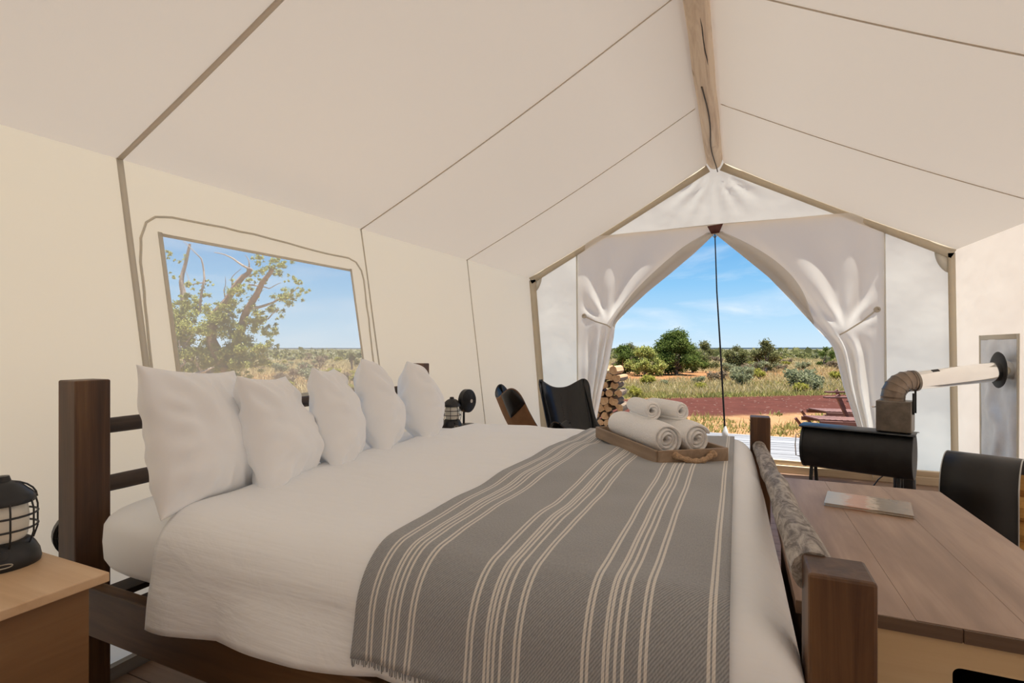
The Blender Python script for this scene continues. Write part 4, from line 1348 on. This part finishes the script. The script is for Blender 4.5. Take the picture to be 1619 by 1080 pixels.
# woodpile on the porch, beyond the left curtain
pm = [log_piece('firewood_log', .058, .40, k, [M['bark'], M['logwood']], 'Y') for k in range(7)]
k = 0
for row in range(11):
    for col in range(3, 7):
        o = bpy.data.objects.new('firewood_log', pm[(k * 3 + row) % 7]); C.objects.link(o)
        sx = random.uniform(.85, 1.12)
        o.location = (-2.13 + col * .116 + (.05 if row % 2 else 0) + random.uniform(-.008, .008), 6.62 + random.uniform(-.03, .03), .05 + row * .097 - .022)
        o.rotation_euler = (0, random.choice((0, .6, 1.7, 2.6, 3.4, 4.4)), random.uniform(-.05, .05)); o.scale = (sx, 1, sx)
        tag(o, 'split log in the firewood pile stacked on the porch behind the left curtain', 'firewood', 'split logs stacked on the porch')
        k += 1

# ------------------------------------------------------------------ loungers outside
def lounger(loc, rz, label):
    t = thing('wooden_lounger', label, 'lounger', loc, rz, 'red wooden loungers beyond the deck')
    t.scale = (.92, 1.05, 1.12)
    # faces local -x ; side rails, slatted seat, raised back, crossed legs
    for s in (-1, 1):
        y = s * .27
        g = G(); g.box(-.55, .40, y - .02, y + .02, .25, .31, T=Matrix.Rotation(.03, 4, 'Y')); g.build('side_rail', M['redwood'], t, smooth=False, bevel=.004)
        g = G(); g.box(-.02, .02, -.022, .022, 0, .40, T=Matrix.Translation((-.36, y + s * .045, 0)) @ Matrix.Rotation(-.75, 4, 'Y')); g.build('front_leg', M['redwood'], t, smooth=False, bevel=.004)
        g = G(); g.box(-.028, .028, -.022, .022, 0, .74, T=Matrix.Translation((.48, y + s * .045, 0)) @ Matrix.Rotation(-.50, 4, 'Y')); g.build('back_leg', M['redwood'], t, smooth=False, bevel=.004)
        g = G(); g.box(-.10, .40, y + s * .045 - .045, y + s * .045 + .045, .60, .625); g.build('arm_rest', M['redwood'], t, smooth=False, bevel=.004)
    for i in range(9):
        x = -.53 + i * .10; g = G(); g.box(x, x + .075, -.25, .25, .312 - x * .03, .33 - x * .03); g.build('seat_slat', M['redwood'], t, smooth=False)
    for i in range(7):
        y = -.24 + i * .07; g = G(); g.box(-.012, .012, y, y + .055, 0, .72, T=Matrix.Translation((.36, 0, .3)) @ Matrix.Rotation(.62, 4, 'Y')); g.build('back_slat', M['redwood'], t, smooth=False)
    return t
LP1, LP2 = (-.4061 * 8.4 + .9138 * 5.47, .9138 * 8.4 + .4061 * 5.47, GZ), (-.4061 * 9.5 + .9138 * 6.2, .9138 * 9.5 + .4061 * 6.2, GZ)
lounger(LP1, math.radians(21), 'red-brown wooden lounger on the sand just beyond the deck, nearer one')
lounger(LP2, math.radians(27), 'red-brown wooden lounger on the sand just beyond the deck, farther one')

# ------------------------------------------------------------------ vegetation
rng = np.random.default_rng(11)
def leaf_mesh(name, blobs, per_m2, size, mat, flat=.8, fill=.35, aspect=1.6, soft=False):
    """many small leaf sprays (rhombs) spread through rounded clumps"""
    cs, ss = [], []
    for (x, y, z, r) in blobs:
        n = max(6, int(per_m2 * 4 * PI * r * r))
        d = rng.normal(size=(n, 3)); d /= np.linalg.norm(d, axis=1)[:, None]
        rad = r * (fill + (1 - fill) * rng.random(n) ** .5)
        if soft: rad = r * np.minimum(np.abs(rng.normal(size=n)), 1.6) * .62
        rad *= 1 + .25 * np.sin(d[:, 0] * 7 + x * 3) * np.sin(d[:, 2] * 6 + z * 5)
        p = d * rad[:, None] * np.array([1, 1, flat]) + np.array([x, y, z])
        cs.append(p)
    P = np.concatenate(cs); n = len(P)
    a = rng.normal(size=(n, 3)); a /= np.linalg.norm(a, axis=1)[:, None]
    a[:, 2] = np.abs(a[:, 2]) * .8 + .1
    b = np.cross(a, rng.normal(size=(n, 3))); b /= np.linalg.norm(b, axis=1)[:, None]
    s = size * (.6 + .8 * rng.random(n))[:, None]
    V = np.empty((n, 4, 3)); V[:, 0] = P - a * s * aspect * .5; V[:, 1] = P + b * s * .5; V[:, 2] = P + a * s * aspect * .5; V[:, 3] = P - b * s * .5
    return quads(name, V.reshape(-1, 3), n, mat)
def quads(name, V, n, mat, k=4):
    me = bpy.data.meshes.new(name)
    me.vertices.add(len(V)); me.vertices.foreach_set('co', V.astype(np.float32).ravel())
    me.loops.add(k * n); me.loops.foreach_set('vertex_index', np.arange(k * n, dtype=np.int32))
    me.polygons.add(n); me.polygons.foreach_set('loop_start', np.arange(0, k * n, k, dtype=np.int32))
    try: me.polygons.foreach_set('loop_total', np.full(n, k, dtype=np.int32))
    except Exception: pass
    me.materials.append(mat); me.update(calc_edges=True); me.validate()
    return me
def link_mesh(name, me, parent=None, kind=None):
    o = bpy.data.objects.new(name, me); C.objects.link(o)
    if parent: o.parent = parent
    if kind: o['kind'] = kind
    return o
def smooth_path(P, n=4, wob=0.0, seed=0):
    out = []
    V = [Vector(p) for p in P]
    for i in range(len(V) - 1):
        for k in range(n):
            q = V[i].lerp(V[i + 1], k / n)
            if wob: q += Vector((nz(i + k / n, seed), nz(i + k / n, seed + 9), nz(i + k / n, seed + 17))) * wob
            out.append(tuple(q))
    out.append(tuple(V[-1])); return out
def limb(g, P, r0, r1, seed=0, wob=.05):
    Q = smooth_path(P, 4, wob, seed); n = len(Q)
    g.tube(Q, [lerp(r0, r1, (i / (n - 1)) ** .8) for i in range(n)], 7)

# the juniper beside the window: local x to the right as seen from the bed, y away, z up
JD = 8.0
_th = math.atan2(355.5, 800)
def from_view(lat, depth): return (-math.sin(_th) * depth + math.cos(_th) * lat, math.cos(_th) * depth + math.sin(_th) * lat)
jx, jy = from_view(-4.4, JD)
jt = thing('juniper_tree', 'tall shaggy juniper with bare limbs filling the left half of the side window', 'tree', (jx, jy, GZ), _th)
def jl(a, b, q=0.0):     # crop offsets to local metres (lateral, away, up) at the tree's own distance
    return ((a - 602) * .00315, q, (560 - b) * .00315 * .0 + (810 - b) * .00315 + 1.52 - .02)
g = G()
limb(g, [(-.1, 0, 0), (-.12, .05, .5), (-.1, 0, 1.0), jl(490, 760), jl(500, 640), jl(570, 560), jl(650, 440), jl(690, 400)], .13, .03, 1)
limb(g, [(-.1, 0, .5), jl(560, 860, .1), jl(630, 680, .1), jl(690, 560, .05), jl(745, 470), jl(800, 390)], .09, .03, 2)
g.build('trunk', M['treebark'], jt)
g = G()
for i, (P, r0) in enumerate((([(-.1, .1, .6), jl(300, 760, .2), jl(285, 500, .3), jl(283, 410, .3), jl(322, 255, .3)], .075),
                 ([jl(430, 620), jl(455, 450), jl(440, 350), jl(350, 262)], .022),
                 ([jl(460, 470), jl(385, 480), jl(360, 410)], .012),
                 ([jl(690, 405), jl(600, 350), jl(505, 318)], .022),
                 ([jl(685, 440), jl(680, 390), jl(660, 330)], .02),
                 ([jl(560, 560), jl(555, 500), jl(560, 440)], .012),
                 ([jl(590, 520), jl(590, 450), jl(640, 400)], .012),
                 ([jl(680, 480), jl(780, 500), jl(840, 470)], .014),
                 ([jl(700, 600), jl(800, 570), jl(880, 530), jl(930, 490)], .025),
                 ([jl(640, 680, .1), jl(760, 650, .1), jl(830, 600)], .02),
                 ([jl(560, 900), jl(660, 880), jl(760, 900)], .02),
                 ([jl(330, 930, -.3), jl(420, 870, -.3), jl(390, 760, -.3)], .03),
                 ([jl(310, 940, -.4), jl(480, 925, -.4), jl(560, 890, -.3)], .045),
                 ([jl(300, 735, -.2), jl(380, 730, -.2), jl(470, 690, -.1)], .02),
                 ([jl(600, 650), jl(560, 600), jl(580, 540)], .014),
                 ([jl(430, 860, -.2), jl(400, 780, -.2), jl(440, 720, -.2)], .022))):
    limb(g, P, r0, r0 * .25, i * 3 + 5, .035)
g.build('bare_branches', M['deadwood'], jt)
bl_ = []
for (a, b, r) in ((400, 620, 80), (350, 600, 60), (470, 660, 80), (520, 720, 95), (610, 690, 90), (640, 760, 85), (430, 760, 95), (350, 720, 70), (380, 840, 80), (600, 840, 90), (520, 820, 80), (690, 820, 75), (760, 840, 60), (790, 760, 45), (660, 560, 55), (590, 580, 45), (740, 620, 50), (800, 620, 40), (850, 560, 45), (890, 520, 38), (900, 455, 28), (950, 500, 25), (720, 470, 40), (690, 420, 28), (800, 390, 48), (840, 370, 30), (740, 370, 26), (640, 490, 32), (420, 510, 36), (380, 560, 40), (460, 470, 22), (300, 340, 26), (285, 430, 22), (560, 900, 60), (680, 900, 55), (450, 900, 55), (330, 660, 60), (270, 640, 70), (240, 760, 90), (260, 880, 90), (560, 620, 45), (780, 700, 40), (700, 690, 55)):
    for k in range(11):
        x, y, z = jl(a + random.uniform(-.75, .75) * r, b + random.uniform(-.75, .75) * r, random.uniform(-.25, .25) - (.1 if b > 700 else 0))
        bl_.append((x, y, z, r * .00315 * random.uniform(.22, .48)))
fo = link_mesh('foliage', leaf_mesh('foliage', bl_, 2400, .019, M['juniper'], .85, .2, 1.6, True), jt, 'stuff')
def lower_crown(t):
    pass

# trees seen through the doorway: a crown of leaf sprays and a short trunk
def tree(lat, dist, wdt, hgt, mat, label, seed, nb=14, leaf=.065, dens=340, trunk=M['treebark'], cat='tree', name='pinyon_tree', low=-.02, group=None):
    x, y = from_view(lat, dist)
    t = thing(name, label, cat, (x, y, GZ), seed * 1.3, group)
    rnd = random.Random(seed); B = []
    for k in range(nb):
        h = rnd.random(); a = rnd.uniform(0, 2 * PI)
        env = math.sin(PI * min(1, (h * .8 + .22))) ** .7
        rad = wdt / 2 * env * rnd.uniform(.15, .72)
        B.append((rad * math.cos(a), rad * math.sin(a), hgt * lerp(low + .12, .88, h), min(wdt, hgt) * rnd.uniform(.13, .22)))
    g = G()
    limb(g, [(0, 0, 0), (.05 * wdt, 0, hgt * .25), (0, .03, hgt * .6)], .05 * hgt, .015 * hgt, seed)
    for k in range(5):
        b = B[k]; limb(g, [(0, 0, hgt * .12), (b[0] * .5, b[1] * .5, b[2] * .55), b[:3]], .028 * hgt, .008 * hgt, seed + k)
    g.build('trunk', trunk, t)
    link_mesh('foliage', leaf_mesh('foliage', B, dens, leaf, mat, .85, .25, 1.6, True), t, 'stuff')
    return t
tree(9.75, 30, 3.4, 2.75, M['pinyon'], 'tallest dark green pinyon in the clump seen through the doorway', 3, 34)
tree(7.6, 29, 3.3, 1.75, M['juniper'], 'bright green rounded juniper left of the tallest pinyon', 4, 34)
tree(6.8, 31, 3.0, 1.9, M['pinyon'], 'green bush tree half hidden by the left door curtain', 5, 24)
tree(8.6, 37, 3.0, 2.0, M['olive'], 'dull olive tree standing behind the tallest pinyon', 6, 14)
tree(11.8, 33, 2.8, 1.8, M['pinyon'], 'low dark tree right of the tallest pinyon', 7, 12)
tree(14.4, 38, 3.6, 2.15, M['olive'], 'olive tree left of the hanging door cord', 8, 14)
tree(16.6, 38, 3.2, 1.95, M['olive'], 'rounded olive bush tree just right of the hanging door cord', 9, 14)
tree(16.75, 33.5, 3.0, 2.15, M['olive'], 'twisted olive juniper with bare reddish limbs in mid plain', 10, 13, trunk=M['deadwood'])
tree(27.3, 44, 3.4, 1.75, M['pinyon'], 'dark round bush near the right curtain on the plain', 12, 10)
tree(24.0, 52, 2.0, 1.4, M['olive'], 'small olive bush farther off, left of the dark round bush', 13, 10)
tree(-11.0, 27, 1.6, 1.15, M['drybrush'], 'bare brown shrub on the grassland outside the side window', 14, 9, leaf=.05, dens=90, cat='bush', name='dry_shrub')
tree(-10.8, 34, 1.6, 1.3, M['olive'], 'small green bush at the right of the side window view', 15, 9)
tree(-12.6, 33, 3.2, 1.4, M['drybrush'], 'brown thicket beyond the juniper in the side window', 16, 12, leaf=.05, dens=90, cat='bush', name='dry_shrub')
tree(-11.4, 19, 1.6, 1.7, M['olive'], 'grey-green bush behind the juniper in the side window', 17, 12, leaf=.05, dens=200)
tree(-11.6, 42, 3.2, 1.3, M['drybrush'], 'low brown brush on the skyline, right part of the side window', 18, 12, leaf=.06, dens=80, cat='bush', name='dry_shrub')

# shrub prototypes, copied over the plain
def shrub_proto(name, mat, label, group, w, h, seed, leaf=.035, dens=700):
    t = thing(name, label, 'bush', (0, 0, GZ), 0, group)
    rnd = random.Random(seed)
    B = [(rnd.uniform(-.32, .32) * w, rnd.uniform(-.32, .32) * w, h * rnd.uniform(.25, .72), h * rnd.uniform(.22, .34)) for k in range(9)]
    link_mesh('foliage', leaf_mesh('foliage', B, dens, leaf, mat, .9, .1, 2.4, True), t, 'stuff')
    g = G()
    for k in range(5): limb(g, [(0, 0, 0), (B[k][0] * .5, B[k][1] * .5, B[k][2] * .5), B[k][:3]], .014, .005, k, .01)
    g.build('stems', M['deadwood'], t)
    return t
protos = [shrub_proto('sagebrush', M['sage'], 'grey-green sagebrush on the open plain', 'sagebrush on the plain', .9, .6, 1),
          shrub_proto('rabbitbrush', M['rabbit'], 'yellow-green rabbitbrush on the open plain', 'rabbitbrush on the plain', .7, .5, 2),
          shrub_proto('dry_brush', M['drybrush'], 'low brown dry brush on the open plain', 'dry brush on the plain', .9, .5, 3)]
def wroad(x, y): return y - .72 * x
placed = [False] * 3
def put(kind, x, y, sc):
    rz = random.uniform(0, 6.28); p = protos[kind]
    if not placed[kind]:
        p.location = (x, y, GZ - .02); p.rotation_euler = (0, 0, rz); p.scale = (sc,) * 3; placed[kind] = True
    else: dup(p, (x, y, GZ - .02), rz, scale=sc)
# the bushes that stand out by the road at the right, then a scatter over the plain
for lat, d, kd, sc in ((11.0, 19.2, 0, 1.5), (11.6, 20.4, 0, 1.4), (9.9, 17.4, 1, .95), (10.8, 17.9, 0, 1.2), (9.2, 20.5, 0, 1.1), (6.9, 18.5, 1, .8), (5.2, 30, 0, .9), (6.4, 21, 0, .5), (3.9, 15.9, 1, .8), (4.1, 17.3, 1, .7), (8.1, 22, 0, .7), (9.5, 23.5, 2, 1.2), (10.9, 24, 0, 1.3), (12.4, 25.5, 1, 1.2)):
    x, y = from_view(lat, d); put(kd, x, y, sc)
cnt = 0
while cnt < 190:
    d = 18 + 75 * random.random() ** 1.6
    if random.random() < .62: a = random.uniform(.14, .72)
    else: a = random.uniform(-.72, -.24)
    x, y = from_view(a * d, d)
    wv = wroad(x, y)
    if a > 0 and (wv < 24 or (27 < wv < 39 and a < .42)): continue
    put(random.choice((0, 0, 1, 2, 2)) if a > 0 else random.choice((2, 2, 1, 0)), x, y, random.uniform(.5, 1.15) * (1 + d / 110)); cnt += 1

# scrub cover on the far plain, too small to tell apart
P_ = []
for k in range(2600):
    d = 70 + 560 * random.random() ** 1.8
    a = random.uniform(.08, .78) if random.random() < .6 else random.uniform(-.78, -.2)
    x, y = from_view(a * d, d); h = random.uniform(.35, 1.1) * (1.0 if random.random() < .85 else 1.7)
    for q in range(9):
        P_.append((x + random.gauss(0, .55 * h), y + random.gauss(0, .55 * h), GZ + h * random.uniform(.1, 1.0), h * random.uniform(.35, .6)))
P_ = np.array(P_); n_ = len(P_)
a_ = rng.normal(size=(n_, 3)); a_ /= np.linalg.norm(a_, axis=1)[:, None]
b_ = np.cross(a_, rng.normal(size=(n_, 3))); b_ /= np.linalg.norm(b_, axis=1)[:, None]
S_ = P_[:, 3:4] * .5
V_ = np.empty((n_, 4, 3)); V_[:, 0] = P_[:, :3] - a_ * S_; V_[:, 1] = P_[:, :3] + b_ * S_; V_[:, 2] = P_[:, :3] + a_ * S_; V_[:, 3] = P_[:, :3] - b_ * S_
tag(link_mesh('scrub', quads('scrub', V_.reshape(-1, 3), n_, M['olive'])), 'low olive scrub dotted over the far plain up to the horizon', 'scrub', None, 'stuff')

# grass: tufts of blades, nobody could count them
def grass(name, label, mat, spots, hgt, spread, blades):
    n = len(spots) * blades
    base_ = np.repeat(np.array(spots), blades, axis=0)
    off = rng.normal(size=(n, 2)) * spread * base_[:, 2:3]
    lean = rng.normal(size=(n, 2)) * .45
    h = hgt * base_[:, 2] * (.5 + .7 * rng.random(n))
    ang = rng.random(n) * 2 * PI
    wd = .006 + .0006 * np.hypot(base_[:, 0], base_[:, 1])
    P = np.stack([base_[:, 0] + off[:, 0], base_[:, 1] + off[:, 1], np.full(n, GZ)], 1)
    sd = np.stack([np.cos(ang) * wd, np.sin(ang) * wd, np.zeros(n)], 1)
    tip = P + np.stack([lean[:, 0] * h, lean[:, 1] * h, h], 1)
    V = np.empty((n, 3, 3)); V[:, 0] = P - sd; V[:, 1] = P + sd; V[:, 2] = tip
    o = link_mesh(name, quads(name, V.reshape(-1, 3), n, mat, 3))
    tag(o, label, 'grass', None, 'stuff'); return o
def spots(n, d0, d1, arng, cond, pw=1.5):
    out = []
    while len(out) < n:
        d = d0 + (d1 - d0) * random.random() ** pw; a = random.uniform(*arng)
        x, y = from_view(a * d, d)
        dens = nz(x * .35, y * .35, 2.2) * .5 + .5
        if cond(wroad(x, y), a, dens): out.append((x, y, random.uniform(.6, 1.3)))
    return out
AD = (.10, .74)
grass('straw_grass', 'pale straw-coloured grass across the plain beyond the road', M['straw'], spots(4300, 14, 80, AD, lambda w_, a, q: w_ > 18.2 and not (28 < w_ < 38 and a < .42 and q < .75) and random.random() < q * 1.4), .24, .16, 12)
grass('green_grass', 'short green grass along the far edge of the dirt road', M['green_grass'], spots(3600, 12, 34, AD, lambda w_, a, q: 17.7 < w_ < 25 and random.random() < q * 1.5 - .1), .12, .14, 12)
grass('sparse_grass', 'sparse dry tufts on the orange sand between deck and road', M['green_grass'], spots(170, 8.9, 13, AD, lambda w_, a, q: 8.8 < w_ < 12.6 and q > .45), .12, .10, 14)
grass('window_grass', 'dry yellow grassland outside the side window', M['straw'], spots(4200, 10, 70, (-.75, -.22), lambda w_, a, q: True, 1.7), .26, .18, 11)
